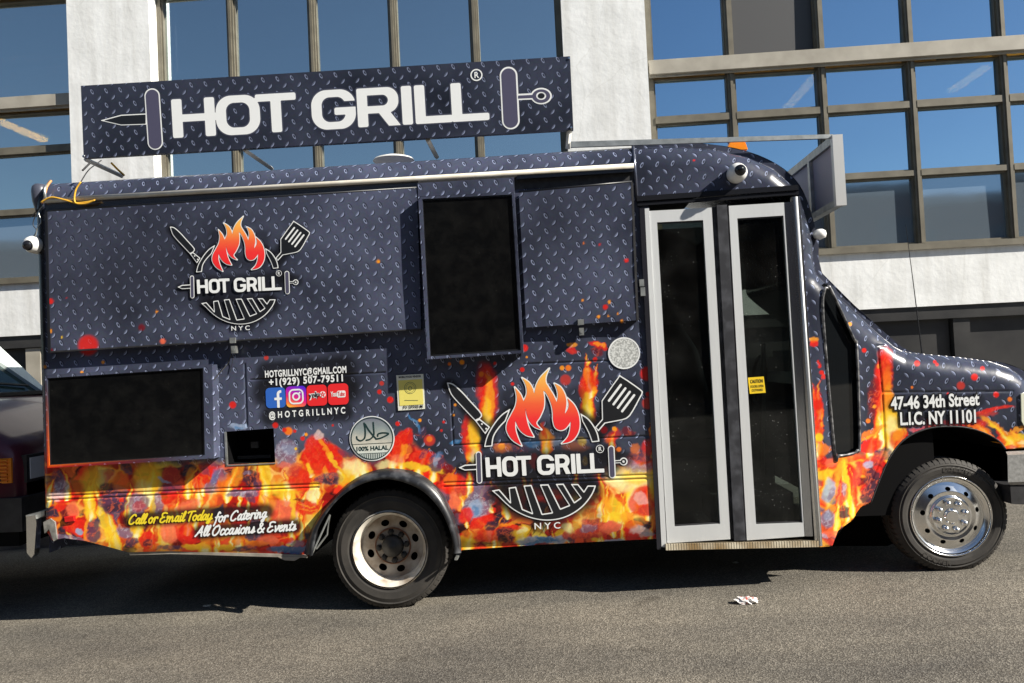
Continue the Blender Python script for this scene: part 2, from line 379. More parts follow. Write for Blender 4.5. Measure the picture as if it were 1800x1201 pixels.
def sheet(name, y0, y1, dz, m, x0=-900, x1=900):
    o = mk(name, [(x0, y0, gz(x0) + dz), (x1, y0, gz(x1) + dz), (x1, y1, gz(x1) + dz), (x0, y1, gz(x0) + dz)], [(0, 1, 2, 3)], m)
    return tag(o, None, kind='structure')
tag(sheet('road', -900, 900, 0, ASPHALT), 'grey speckled asphalt street in front of the truck')
def strip(name, y0, y1, h, m, x0=-60, x1=60):
    v = [(x, y, gz(x) + z) for x in (x0, x1) for (y, z) in ((y0, 0), (y0, h), (y1, h), (y1, 0))]
    return tag(mk(name, v, [(0, 4, 5, 1), (1, 5, 6, 2), (2, 6, 7, 3), (0, 1, 2, 3), (4, 7, 6, 5)], m), None, kind='structure')
tag(strip('kerb', 2.75, 2.9, .13, CONC), 'concrete kerb behind the parked vehicles')
tag(strip('sidewalk', 2.9, 5.1, .126, CONC), 'concrete sidewalk along the white building')

# ------------------------------------------------------------------ white building behind
def stucco():
    m = mat('white_stucco', (.8, .8, .78), .8); noisy(m, 3, (.70, .71, .70), (.82, .83, .82), lo=.25, hi=.6, bump=.30, bscale=14, dist=.012)
    b = bsdf(m); tc = N(m, 'ShaderNodeTexCoord')
    n = N(m, 'ShaderNodeTexNoise'); n.inputs['Scale'].default_value = 1.4; n.inputs['Detail'].default_value = 4; L(m, tc.outputs['Object'], n.inputs['Vector'])
    mpv = N(m, 'ShaderNodeMapping'); L(m, tc.outputs['Object'], mpv.inputs[0]); mpv.inputs['Scale'].default_value = (1, 1, .55)
    ad = N(m, 'ShaderNodeMix', data_type='VECTOR'); ad.inputs[0].default_value = .12; L(m, mpv.outputs[0], ad.inputs[4]); L(m, n.outputs['Color'], ad.inputs[5])
    v = N(m, 'ShaderNodeTexVoronoi', feature='DISTANCE_TO_EDGE'); v.inputs['Scale'].default_value = .9; L(m, ad.outputs[1], v.inputs['Vector'])
    r = N(m, 'ShaderNodeValToRGB'); r.color_ramp.elements[0].position = .0; r.color_ramp.elements[0].color = (.90, .90, .89, 1); r.color_ramp.elements[1].position = .003; r.color_ramp.elements[1].color = (1, 1, 1, 1); L(m, v.outputs['Distance'], r.inputs[0])
    old = b.inputs['Base Color'].links[0].from_socket
    mx = N(m, 'ShaderNodeMix', data_type='RGBA', blend_type='MULTIPLY'); mx.inputs[0].default_value = 1; L(m, old, mx.inputs[6]); L(m, r.outputs[0], mx.inputs[7]); L(m, mx.outputs[2], b.inputs['Base Color'])
    ms_ = N(m, 'ShaderNodeMapping'); ms_.inputs['Scale'].default_value = (5, 5, .35); L(m, tc.outputs['Object'], ms_.inputs[0])
    ns = N(m, 'ShaderNodeTexNoise'); ns.inputs['Scale'].default_value = 1; ns.inputs['Detail'].default_value = 7; ns.inputs['Roughness'].default_value = .65; L(m, ms_.outputs[0], ns.inputs['Vector'])
    rs = N(m, 'ShaderNodeValToRGB'); rs.color_ramp.elements[0].position = .30; rs.color_ramp.elements[0].color = (.80, .79, .77, 1); rs.color_ramp.elements[1].position = .56; rs.color_ramp.elements[1].color = (1, 1, 1, 1); L(m, ns.outputs[0], rs.inputs[0])
    mz = N(m, 'ShaderNodeMix', data_type='RGBA', blend_type='MULTIPLY'); mz.inputs[0].default_value = 1; L(m, mx.outputs[2], mz.inputs[6]); L(m, rs.outputs[0], mz.inputs[7]); L(m, mz.outputs[2], b.inputs['Base Color'])
    return m
STUCCO = stucco()
BRONZE = noisy(mat('bronze_frame', (.15, .135, .10), .5, .15), 5, (.125, .112, .083), (.19, .172, .13))
BEAM = noisy(mat('beige_metal_beam', (.38, .35, .29), .6), 4, (.30, .275, .225), (.42, .39, .325))
BASE = noisy(mat('charcoal_base_panel', (.025, .025, .026), .42), 2, (.018, .018, .019), (.042, .041, .040), lo=.35, hi=.65)
GREYP = mat('grey_infill_panel', (.062, .063, .066), .6)
def window_glass(name, gcol, tcol, fac, rough=.0):
    m = bpy.data.materials.new(name); m.use_nodes = True; n = m.node_tree.nodes; n.remove(n['Principled BSDF'])
    g = N(m, 'ShaderNodeBsdfGlossy'); g.inputs[0].default_value = (*gcol, 1); g.inputs[1].default_value = rough
    t = N(m, 'ShaderNodeBsdfTransparent'); t.inputs[0].default_value = (*tcol, 1)
    mx = N(m, 'ShaderNodeMixShader'); mx.inputs[0].default_value = fac
    L(m, t.outputs[0], mx.inputs[1]); L(m, g.outputs[0], mx.inputs[2]); L(m, mx.outputs[0], n['Material Output'].inputs[0])
    tc = N(m, 'ShaderNodeTexCoord'); ns = N(m, 'ShaderNodeTexNoise'); ns.inputs['Scale'].default_value = .9; L(m, tc.outputs['Object'], ns.inputs['Vector'])
    bp = N(m, 'ShaderNodeBump'); bp.inputs['Strength'].default_value = .05; bp.inputs['Distance'].default_value = .05; L(m, ns.outputs[0], bp.inputs['Height']); L(m, bp.outputs[0], g.inputs['Normal'])
    return m
WGLASS = window_glass('reflective_blue_glass', (.56, .80, 1.0), (.42, .46, .50), .84)
LGLASS = window_glass('greyed_reflective_glass', (.86, .98, 1.0), (.50, .52, .54), .74)
FROST = window_glass('film_covered_glass', (.50, .66, .80), (.30, .36, .44), .97, .05)
_d = N(FROST, 'ShaderNodeBsdfDiffuse'); _d.inputs[0].default_value = (.20, .255, .31, 1); _x = N(FROST, 'ShaderNodeMixShader'); _x.inputs[0].default_value = .45
_o = FROST.node_tree.nodes['Material Output']; L(FROST, _o.inputs[0].links[0].from_socket, _x.inputs[1]); L(FROST, _d.outputs[0], _x.inputs[2]); L(FROST, _x.outputs[0], _o.inputs[0])
ROOM = mat('dark_room', (.22, .23, .26), .9)
LAMP = mat('ceiling_tube_light', (.9, .7, .45), .5); bsdf(LAMP).inputs['Emission Color'].default_value = (1, .48, .05, 1); bsdf(LAMP).inputs['Emission Strength'].default_value = 9

bld = tag(empty('building'), 'white stucco building with bronze grid windows behind the food truck', 'building')
YF, YW = 5.0, 5.22
ZT = 9.0
def bx(name, a, b, m, parent): return MB().box(a, b).build(name, m, parent)
PIL = [(-6.28, -5.157), (.279, 1.338)]
for a, b in PIL: bx('pilaster', (a, YF, 2.4), (b, YF + .7, ZT), STUCCO, bld)
bx('pilaster', (-13.4, YF, 2.4), (-12.3, YF + .7, ZT), STUCCO, bld)
bx('pilaster', (7.9, YF, 2.4), (9, YF + .7, ZT), STUCCO, bld)
# white band under the windows, dark base below
wallL = [(-13.4, 2.12, 2.78), (-5.157, 2.12, 2.70), (.279, 2.06, 2.66), (9.0, 1.95, 2.60)]
for i, (a, b, zb, zt) in enumerate([(-13.39, -5.7, 2.17, 2.86), (-5.7, .8, 2.1, 2.76), (.8, 9.0, 1.96, 2.66)]):
    bx('spandrel_wall', (a + .001, YF - .012, zb), (b - .001, YF + .69, zt), STUCCO, bld)
    bx('window_sill', (a + .002, YF - .06, zt - .0), (b - .002, YF + .68, zt + .075), BRONZE, bld)
    bx('base_rail', (a + .003, YF + .02, zb - .16), (b - .003, YF + .6, zb - .002), BASE, bld)
for a, b, zb in [(-13.3, -6.95, 2.0), (-6.85, -3.2, 2.0), (-3.1, .9, 1.9), (1.0, 4.9, 1.8), (5.15, 8.9, 1.8)]:
    bx('base_panel', (a, YF + .12, -.6), (b, YF + .5, zb), BASE, bld)
for a, m, zb in [(-6.92, BEAM, 2.0), (-3.15, BASE, 1.95), (.95, BASE, 1.85), (5.02, BASE, 1.8)]:
    bx('base_post', (a - .1, YF + .05, -.6), (a + .1, YF + .55, zb), m, bld)
# rooms behind the glass
for a, b in ((-12.3, -6.28), (-5.157, .279), (1.338, 7.9)):
    mb = MB(); y0, y1, z0, z1 = YF + .75, 13, 2.2, 7.6
    mb.add([(a, y1, z0), (b, y1, z0), (b, y1, z1), (a, y1, z1), (a, y0, z0), (b, y0, z0), (b, y0, z1), (a, y0, z1)],
           [(0, 1, 2, 3), (0, 3, 7, 4), (1, 5, 6, 2), (0, 4, 5, 1), (3, 2, 6, 7)])
    mb.build('room', ROOM, bld)
for (x, y0, y1) in ((4.5, 8.05, 8.75), (4.5, 8.85, 9.7), (-9.2, 7.4, 7.95), (-9.2, 8.05, 8.75), (7.3, 8.2, 9.3)):
    bx('ceiling_light', (x - .07, y0, 5.97), (x + .07, y1, 6.03), LAMP, bld)
for k, y in enumerate((7.2, 9.0, 10.8)):     # pale ceiling joists seen faintly through the glass
    for a, b in ((-12.2, -6.35), (-5.1, .2), (1.4, 7.8)): bx('joist', (a, y, 6.9), (b, y + .12, 7.5), CONC, bld)

def window_group(xs, zs, kinds, x0, x1):
    """xs: mullion centre lines, zs: list of (z low, z high, material name) rows"""
    win = MB()
    zb, zt = zs[0][0], zs[-1][1]
    ov = [(x0, zb - .04), (x1, zb - .04), (x1, zt + .05), (x0, zt + .05)]; iv = [(x0 + .07, zb), (x1 - .07, zb), (x1 - .07, zt), (x0 + .07, zt)]; fv = []
    for y in (YW - .02, YW + .16): fv += [(x, y, z) for x, z in ov] + [(x, y, z) for x, z in iv]
    ff = []
    for k in range(4):
        j = (k + 1) % 4; ff += [(k, j, 4 + j, 4 + k), (8 + k, 12 + k, 12 + j, 8 + j), (k, 8 + k, 8 + j, j), (4 + k, 4 + j, 12 + j, 12 + k)]
    wf = win.add(fv, ff).build('window', BRONZE, bld)
    for x in xs:
        MB().box((x - .042, YW - .03, zb), (x + .042, YW + .14, zt)).box((x - .016, YW - .05, zb), (x + .016, YW - .03, zt)).build('mullion', BRONZE, wf)
    edges = [x0 + .07] + [v for x in xs for v in (x - .042, x + .042)] + [x1 - .07]
    for r, (za, zc, kind) in enumerate(zs):
        for c in range(len(edges) // 2):
            a, b = edges[2 * c], edges[2 * c + 1]
            k = kinds.get((r, c), kind)
            m = {'g': WGLASS if x0 > 1 else LGLASS, 'f': FROST, 'p': GREYP}[k]
            bd = MB()
            t = .02
            for q in (((a, za), (a + t, zc)), ((b - t, za), (b, zc)), ((a + t, za), (b - t, za + t)), ((a + t, zc - t), (b - t, zc))):
                bd.box((q[0][0], YW + .005, q[0][1]), (q[1][0], YW + .10, q[1][1]))
            bd.build('sash', BRONZE, wf)
            pb = MB().box((a + t - .003, YW + .052, za + t - .003), (b - t + .003, YW + .064, zc - t + .003))
            r1_, r2_ = random.uniform(-.010, .010), random.uniform(-.012, .012)      # no two panes sit quite true
            pb.v = [(x, y + r1_ * (x - (a + b) / 2) + r2_ * (z - (za + zc) / 2), z) for x, y, z in pb.v]
            pb.build('pane', m, wf)
        if r + 1 < len(zs):
            zn = zs[r + 1][0]; bm_ = BEAM if zn - zc > .13 else BRONZE; pr = .07 if zn - zc > .13 else .035
            for c in range(len(edges) // 2):
                a, b = edges[2 * c], edges[2 * c + 1]
                if bm_ is BRONZE: MB().box((a, YW - pr, zc), (b, YW + .13, zn)).build('transom', bm_, wf)
            if bm_ is BEAM: MB().box((x0 + .01, YW - .12, zc + .03), (x1 - .01, YW - .051, zn - .02)).box((x0 + .012, YW - .08, zc), (x1 - .012, YW - .052, zn)).build('transom', bm_, wf)
    return wf
def rows(d): return [(2.94 + d, 3.80 + d, 'f'), (3.87 + d, 4.63 + d, 'g'), (4.72 + d, 5.20 + d, 'g'), (5.40 + d, 6.75 + d, 'g'), (6.95 + d, ZT, 'g')]
tag(window_group([-7.75, -9.2, -10.7], rows(.02), {}, -12.3, -6.30), 'left bay of blue reflecting panes')
tag(window_group([-4.142, -3.035, -1.95, -.87], rows(-.07), {}, -5.17, .285), 'bay of tall panes behind the roof sign')
gR = [(2.77, 3.63, 'f'), (3.70, 4.50, 'g'), (4.585, 5.09, 'g'), (5.315, 6.75, 'g'), (6.95, ZT, 'g')]
tag(window_group([2.42, 3.566, 4.677, 5.814, 6.9], gR, {(3, 1): 'p'}, 1.36, 7.9), 'right bay with beige beam and one grey infill panel')

# ------------------------------------------------------------------ low brick building on the other side of the street, mirrored in vinyl and glass
opp = tag(empty('brick_building'), 'low dark brick building across the street, mirrored in the truck', 'building')
BRK = mat('dark_brick', (.12, .07, .055), .9); _b = N(BRK, 'ShaderNodeTexBrick'); _b.inputs['Color1'].default_value = (.13, .07, .05, 1); _b.inputs['Color2'].default_value = (.09, .05, .04, 1); _b.inputs['Mortar'].default_value = (.16, .14, .12, 1); _b.inputs['Scale'].default_value = 3
_t = N(BRK, 'ShaderNodeTexCoord'); _m = N(BRK, 'ShaderNodeMapping'); _m.inputs['Rotation'].default_value = (math.radians(90), 0, 0); L(BRK, _t.outputs['Object'], _m.inputs[0]); L(BRK, _m.outputs[0], _b.inputs['Vector']); L(BRK, _b.outputs[0], bsdf(BRK).inputs['Base Color'])
MB().box((-45, -27, -2), (42, -17, 7.6)).build('wall', BRK, opp)
MB().box((-45.1, -27.1, 7.6), (42.1, -16.8, 7.95)).build('parapet', CONC, opp)
for k in range(18):
    for z in (1.2, 4.6): MB().box((-42 + k * 4.6, -16.99, z), (-39.6 + k * 4.6, -16.95, z + 2)).build('window', GREYP, opp)
# ------------------------------------------------------------------ the printed artwork of the wrap
COL = dict(Y=(255, 208, 45), P=(255, 242, 170), O=(250, 128, 38), R=(228, 38, 24), D=(58, 38, 54), G=(128, 106, 128), B=(58, 120, 172),
           S=(244, 112, 78), M=(118, 18, 26), W=(236, 204, 196), K=(14, 11, 16), V=(84, 58, 84), L=(150, 168, 196), A=(255, 160, 40), C=(200, 60, 50))
# x, y, half width, half height, turn in degrees, colour, softness, strength
BLOBS = [
 # under the left screen
 (106,858,13,16,0,'G',.4,.9),(98,835,10,10,0,'V',.5,.8),(160,845,20,26,5,'Y',.6,.9),(135,850,14,20,0,'O',.5,.7),(190,860,16,12,0,'D',.4,.9),(212,848,14,18,0,'O',.5,.8),
 (262,842,26,30,5,'Y',.6,.95),(250,860,14,16,0,'P',.7,.4),(304,836,18,18,0,'C',.3,.7),(288,846,14,3,20,'L',.4,.8),(300,860,18,8,0,'V',.5,.8),(335,846,8,22,15,'A',.5,.8),(352,846,9,18,15,'R',.5,.9),
 (380,836,10,16,30,'B',.5,.85),(372,856,14,12,0,'G',.5,.9),(360,828,8,8,0,'V',.6,.7),
 # lower left
 (158,884,10,28,4,'Y',.5,1),(100,872,18,8,0,'W',.5,.8),(106,892,12,8,-20,'R',.3,1),(128,898,12,14,0,'S',.4,.9),(198,886,27,19,8,'V',.3,1),(200,894,16,8,0,'D',.5,.8),(212,880,5,4,0,'R',.3,1),(242,888,17,22,0,'G',.35,.95),(244,892,10,10,0,'C',.6,.6),
 (276,884,10,20,0,'G',.3,.9),(268,895,4,26,0,'Y',.5,.8),(300,880,16,10,-25,'R',.5,.8),(330,888,24,10,-25,'S',.4,.9),(136,926,27,11,5,'R',.3,1),(138,932,9,4,10,'L',.3,1),(118,945,34,7,8,'G',.4,.8),(164,934,13,20,0,'V',.3,1),(152,926,3,22,12,'A',.4,1),
 (184,915,8,26,-22,'Y',.4,1),(196,946,12,22,-8,'Y',.4,1),(218,934,18,9,10,'G',.4,1),(232,952,12,11,0,'V',.35,1),(258,950,15,13,0,'R',.3,1),(258,954,7,5,0,'D',.5,.9),(278,944,3,22,3,'Y',.4,.8),(298,936,20,22,-10,'S',.35,1),(326,940,15,24,-25,'R',.3,.9),
 (242,925,14,10,-30,'Y',.5,.8),(345,960,22,6,-8,'Y',.4,1),(360,950,9,11,0,'A',.4,.9),(298,966,26,5,2,'V',.5,.9),(372,942,18,14,0,'O',.4,.9),
 # middle left, round the vent opening
 (442,842,15,13,-30,'D',.3,1),(436,834,6,4,20,'G',.3,.8),(450,858,8,12,10,'V',.4,.9),(468,836,9,32,0,'Y',.5,1),(420,832,10,26,10,'A',.5,.8),(500,860,28,14,-5,'Y',.6,1),(512,852,14,8,0,'P',.7,.7),(426,868,28,7,5,'G',.35,1),(438,876,10,6,20,'V',.4,.9),
 (528,842,22,20,0,'R',.4,1),(516,828,10,10,0,'C',.5,.8),(502,796,20,24,10,'G',.35,1),(506,788,12,10,0,'L',.6,.5),(520,820,12,10,0,'C',.6,.7),(500,815,12,6,0,'S',.5,.7),(412,815,26,6,-10,'S',.5,.8),(395,850,10,24,30,'O',.5,.9),(390,832,12,14,0,'G',.6,.6),
 (556,800,26,34,0,'R',.25,1),(582,806,24,28,-30,'R',.3,1),(560,768,10,8,0,'W',.4,.7),(574,790,4,22,-35,'A',.4,1),(590,812,4,20,-35,'Y',.4,.9),(545,822,5,12,-30,'Y',.4,1),(570,826,6,8,0,'A',.5,.9),(604,800,5,14,-40,'V',.5,.7),
 (580,842,25,13,0,'V',.25,1),(580,846,14,7,0,'D',.5,.9),(624,822,20,13,0,'P',.7,1),(610,838,14,16,40,'Y',.5,.9),(550,868,11,15,0,'P',.5,1),(552,852,8,8,0,'Y',.5,.8),(496,898,28,20,10,'S',.35,.95),(516,890,5,26,5,'Y',.5,1),(470,885,18,14,0,'A',.5,.8),(480,905,12,6,-20,'R',.5,.6),
 (540,894,22,14,-5,'R',.3,1),(540,890,18,1.6,3,'A',.3,.9),(542,898,18,1.4,-3,'A',.3,.8),(530,880,14,4,0,'M',.4,.9),(448,905,16,10,0,'O',.4,.9),(560,912,14,12,30,'Y',.6,.8),
 (506,966,34,6,-4,'B',.35,1),(504,950,12,5,-5,'R',.3,1),(520,955,14,5,0,'L',.6,.6),(430,965,22,6,3,'V',.35,1),(396,962,20,6,0,'Y',.4,1),(420,948,12,8,-40,'O',.4,1),(470,952,20,9,0,'S',.4,.9),(450,958,22,6,0,'O',.5,.8),
 # right of the round seal
 (704,780,13,24,20,'R',.35,1),(716,768,12,16,0,'R',.4,.9),(700,806,16,10,-20,'S',.5,.9),(712,792,6,12,30,'A',.4,.8),(740,806,24,14,-30,'R',.35,1),(746,796,5,12,35,'V',.4,.8),(728,818,26,6,10,'Y',.5,1),(756,826,24,6,14,'Y',.5,1),(680,818,22,7,-5,'P',.6,.8),
 (727,738,12,3,35,'B',.4,.9),(734,750,3,12,-10,'B',.4,.9),(740,762,10,8,-30,'V',.5,.6),(767,814,13,20,10,'V',.35,1),(768,808,5,14,10,'L',.5,.7),(770,800,10,6,0,'B',.6,.5),(786,830,10,12,0,'M',.4,.9),
 # below, between the wheel and the door
 (796,852,24,16,-10,'R',.3,1),(790,842,12,8,0,'O',.4,.9),(810,860,12,12,0,'C',.4,.9),(797,880,11,17,0,'S',.3,1),(818,876,10,8,0,'A',.4,.8),(842,884,36,22,-42,'G',.3,1),(836,894,18,12,-42,'L',.5,1),(836,898,9,6,-42,'B',.5,.7),(862,870,14,8,-42,'V',.4,.9),
 (818,905,16,12,-35,'R',.4,1),(846,915,22,10,-20,'R',.35,1),(860,940,26,15,0,'R',.35,1),(864,923,12,9,0,'D',.3,1),(888,941,17,14,0,'D',.3,1),(884,948,9,7,0,'K',.5,.8),(820,953,18,11,10,'Y',.5,.9),(826,938,14,8,0,'O',.5,.9),(850,958,20,4,0,'M',.5,.8),
 (916,937,18,10,-5,'Y',.45,1),(914,934,10,5,0,'P',.6,1),(900,920,22,4,-12,'A',.5,.9),(902,928,14,3,15,'R',.4,.9),
 (957,951,50,8,-4,'L',.4,1),(962,949,20,6,0,'B',.35,1),(940,957,30,3,-4,'B',.4,.9),(1000,944,12,8,0,'C',.4,1),(1003,950,7,6,0,'V',.4,.9),(998,929,10,10,0,'P',.6,1),(985,938,8,6,0,'Y',.5,.9),(1016,938,10,7,0,'S',.4,.9),
 (1047,932,42,13,-10,'C',.3,1),(1035,928,16,7,-12,'G',.4,.8),(1072,927,18,10,-8,'S',.35,1),(1083,951,20,4,-3,'L',.35,1),(1048,948,9,5,0,'Y',.4,1),(1120,945,24,8,-3,'R',.35,1),(1128,936,22,9,10,'W',.4,.8),(1140,940,14,4,0,'L',.5,.6),
 (1110,842,40,24,0,'P',.7,.95),(1118,838,24,16,0,'Y',.6,.9),(1085,848,18,8,0,'P',.8,.7),(1130,882,24,28,20,'R',.3,.95),(1126,876,12,8,30,'W',.5,.5),(1136,896,14,10,0,'C',.4,.8),(1083,896,20,26,-25,'Y',.5,1),(1076,910,22,8,0,'Y',.5,1),(1064,880,6,24,-20,'A',.5,.9),(1100,912,14,8,0,'A',.4,.9),(1092,880,6,16,-30,'R',.5,.8),
 (1148,850,8,26,0,'Y',.5,1),(1040,905,18,18,0,'M',.6,.6),(1150,910,8,20,0,'O',.5,.9),(1112,925,18,6,-10,'O',.4,.9),
 # flames behind the big logo
 (858,690,19,50,-8,'R',.6,.85),(862,700,8,40,-8,'A',.6,.95),(858,722,8,24,-5,'Y',.6,.95),(826,765,12,38,0,'R',.6,.85),(835,762,11,30,2,'Y',.6,.95),(803,776,11,5,-10,'B',.5,.8),
 (1033,704,11,26,-15,'Y',.5,1),(1030,690,12,22,-10,'A',.5,.7),(1038,668,13,22,12,'R',.5,.9),(1034,655,6,16,0,'O',.5,.8),(1024,680,8,20,8,'R',.5,.9),(1006,606,11,6,8,'A',.35,.95),(1008,618,11,6,20,'R',.5,.8),(1053,606,18,5,22,'R',.4,.9),(1056,606,10,3,22,'A',.4,.9),(1050,617,10,8,0,'M',.6,.7),
 (960,772,13,18,-8,'A',.5,.9),(956,756,5,14,-5,'R',.5,.8),(884,787,18,9,8,'O',.6,.7),(884,784,8,5,0,'A',.5,.8),(933,778,14,7,0,'B',.7,.6),(981,778,14,8,0,'L',.7,.5),(1012,785,24,10,0,'O',.7,.5),(1023,774,9,7,0,'Y',.6,.6),(1030,812,6,8,0,'Y',.7,.5),(915,790,14,6,0,'V',.6,.7),
 (1076,766,14,10,-20,'R',.6,.6),(1072,770,8,8,0,'O',.6,.6),(1105,760,14,8,0,'M',.6,.7),(1100,812,22,8,10,'L',.7,.6),(1128,800,20,10,20,'V',.6,.7),(1153,800,8,6,0,'B',.5,.9),(1140,788,12,14,0,'R',.6,.7),(1150,765,8,14,0,'O',.5,.8),(1126,822,26,8,-4,'G',.6,.7),(1118,790,8,7,0,'O',.5,.7),(937,812,8,14,0,'R',.7,.6),(900,815,40,10,0,'V',.7,.4),
 # cab and wing
 (1553,672,17,60,4,'R',.5,1),(1558,690,9,50,4,'O',.6,.95),(1562,720,10,46,2,'A',.5,1),(1566,750,17,34,0,'Y',.5,1),(1567,750,9,20,0,'P',.8,.8),(1580,775,18,18,0,'R',.5,.9),(1578,768,8,12,0,'A',.6,.9),(1535,700,10,40,5,'M',.7,.7),
 (1534,760,24,7,-28,'O',.35,1),(1528,766,20,2,-28,'A',.4,1),(1530,784,20,14,-20,'R',.4,1),(1552,800,18,12,0,'V',.4,.9),(1536,812,18,12,-30,'C',.45,.9),(1614,752,18,7,-8,'L',.4,.8),(1605,745,22,12,0,'V',.6,.7),(1640,745,14,8,0,'C',.5,.8),(1628,755,30,6,0,'R',.6,.7),
 (1535,838,14,22,15,'D',.4,1),(1526,870,12,20,20,'D',.4,1),(1545,826,10,5,20,'R',.4,.9),(1528,818,8,6,0,'L',.5,.8),
 (1436,720,9,40,0,'R',.6,.9),(1436,760,8,24,0,'R',.5,.9),(1447,788,14,10,0,'O',.4,1),(1445,810,12,14,0,'R',.4,.9),(1462,812,12,10,0,'S',.4,.8),(1450,836,18,9,-20,'Y',.45,1),(1480,826,8,26,25,'A',.4,.9),(1490,850,4,44,-6,'Y',.45,1),(1472,846,3,40,18,'A',.45,.9),
 (1456,862,11,20,12,'L',.3,.9),(1460,868,6,12,12,'G',.5,.7),(1482,868,10,22,0,'C',.35,.8),(1484,862,5,12,0,'G',.4,.8),(1500,860,6,30,-8,'R',.5,.9),(1506,838,8,24,10,'C',.4,.9),(1454,912,14,16,0,'G',.35,1),(1454,908,8,8,0,'L',.5,.6),(1486,902,12,11,0,'D',.35,1),(1498,890,3,26,-10,'Y',.45,1),(1472,915,4,24,8,'Y',.45,1),(1490,922,14,4,-25,'A',.4,1),(1460,938,16,6,-5,'S',.4,.9),(1458,950,14,6,0,'C',.4,1),(1450,942,6,5,0,'L',.4,.7),
 (1740,722,42,5,-8,'R',.5,.9),(1728,728,26,5,5,'C',.5,.8),(1700,745,40,9,-2,'R',.6,.8),(1722,756,22,8,10,'O',.4,.9),(1745,745,26,6,32,'A',.4,1),(1752,752,18,3,40,'Y',.4,1),(1780,774,26,9,-14,'Y',.4,1),(1776,764,16,4,20,'A',.4,.9),(1794,780,16,9,0,'O',.4,1),(1796,776,10,4,-10,'P',.5,.9),(1790,756,12,4,-18,'A',.4,.9),(1700,735,8,6,0,'O',.4,.8),(1772,786,14,4,0,'R',.5,.9),(1760,775,8,8,30,'R',.5,.9),
 # stray bits on the tread plate
 (421,750,16,6,-3,'L',.3,.9),(421,753,8,3,0,'B',.5,.7),(1433,600,8,5,-15,'A',.3,1),(1434,607,7,6,0,'R',.5,.9),(1441,640,3,6,0,'R',.4,.9),(1447,660,3,8,0,'R',.4,.9),(1424,700,5,20,0,'R',.6,.8),(1150,690,7,24,0,'R',.6,.5)]
DOTS = [  # glowing sparks x, y, radius, colour, strength
 (155,607,17,'R',.85),(89,530,5,'R',.85),(88,582,4,'A',.9),(109,593,2,'Y',.9),(275,548,2.4,'A',1),(249,576,6,'M',.8),(286,600,5,'S',.9),(181,637,3,'A',.9),(144,655,3,'A',.9),(79,645,3,'A',1),(90,617,4,'M',.9),(117,524,2,'R',.6),(468,629,4,'C',.9),(409,712,6,'R',.9),(665,460,3.4,'A',1),
 (671,674,4,'C',.9),(667,689,4,'R',.9),(686,703,5.5,'R',.95),(699,745,4,'R',.9),(738,739,3,'A',1),(755,774,9.5,'C',.95),(755,772,5,'O',.8),(507,758,7,'O',1),(500,756,4,'R',.9),(518,758,3,'R',.9),(484,748,5,'R',.9),(538,764,3,'A',1),(532,771,4,'R',.9),(520,789,2.4,'Y',1),(585,748,2,'R',.9),(812,637,4.2,'A',.95),(790,640,3,'O',.9),(792,626,4,'A',.9),(846,658,4.4,'O',.9),(870,639,3,'R',.8),(922,612,6,'R',.95),(926,628,2,'A',.9),(988,647,4,'A',.95),(999,647,5,'O',.95),(994,668,9,'C',.85),(918,650,4,'R',.9),(901,675,3,'R',.9),(1046,632,4,'R',.9),(1032,645,2,'R',.9),
 (1139,693,4,'R',.8),(1139,709,10,'C',.85),(1080,754,4,'A',1),(1062,756,6,'M',.9),(1088,790,4,'O',.8),(797,730,2.4,'A',.9),(780,742,2.6,'R',.9),(800,712,2.4,'A',.8),(776,757,2.4,'R',.8),(1024,528,2,'A',.9),(1064,540,4.5,'R',.9),(1071,531,3,'A',.95),(1052,557,3,'A',.95),(1069,556,2.2,'A',.9),(1086,552,2.2,'A',.9),(1101,458,4,'R',.85),(1026,428,2,'O',.9),(1054,430,2,'R',.7),(1093,565,3,'A',.9),
 (1138,657,12,'R',.85),(1139,536,4,'A',1),(1438,712,9,'R',.9),(1440,769,7,'Y',.95),(1442,740,3,'R',.9),(1519,616,4,'R',.95),(1494,570,3.5,'A',.95),(1612,639,5,'R',.95),(1647,641,3,'R',.95),(1643,636,3,'R',.9),(1713,663,6,'R',.95),(1689,678,7,'C',.9),(1727,648,4,'R',.9),(1751,694,5,'R',.95),(1775,702,4,'O',.95),(1603,681,2.5,'O',.95),(1667,693,3,'R',.9),(1545,644,4,'O',.9),(1537,715,3,'A',.9),(1526,740,4,'O',.9),(1420,242,2,'R',.9),(1220,282,2,'R',.9),(1444,655,4,'R',.9),(1456,690,3,'M',.9),(1452,836,3,'Y',1)]
TOPLINE = [(60, 790), (110, 800), (250, 812), (385, 812), (430, 800), (488, 800), (520, 790), (545, 785), (575, 775), (615, 800), (660, 812), (690, 778), (705, 760), (735, 785), (775, 812), (800, 830), (850, 842), (900, 855), (960, 862), (1030, 845), (1080, 815), (1110, 800), (1160, 800)]
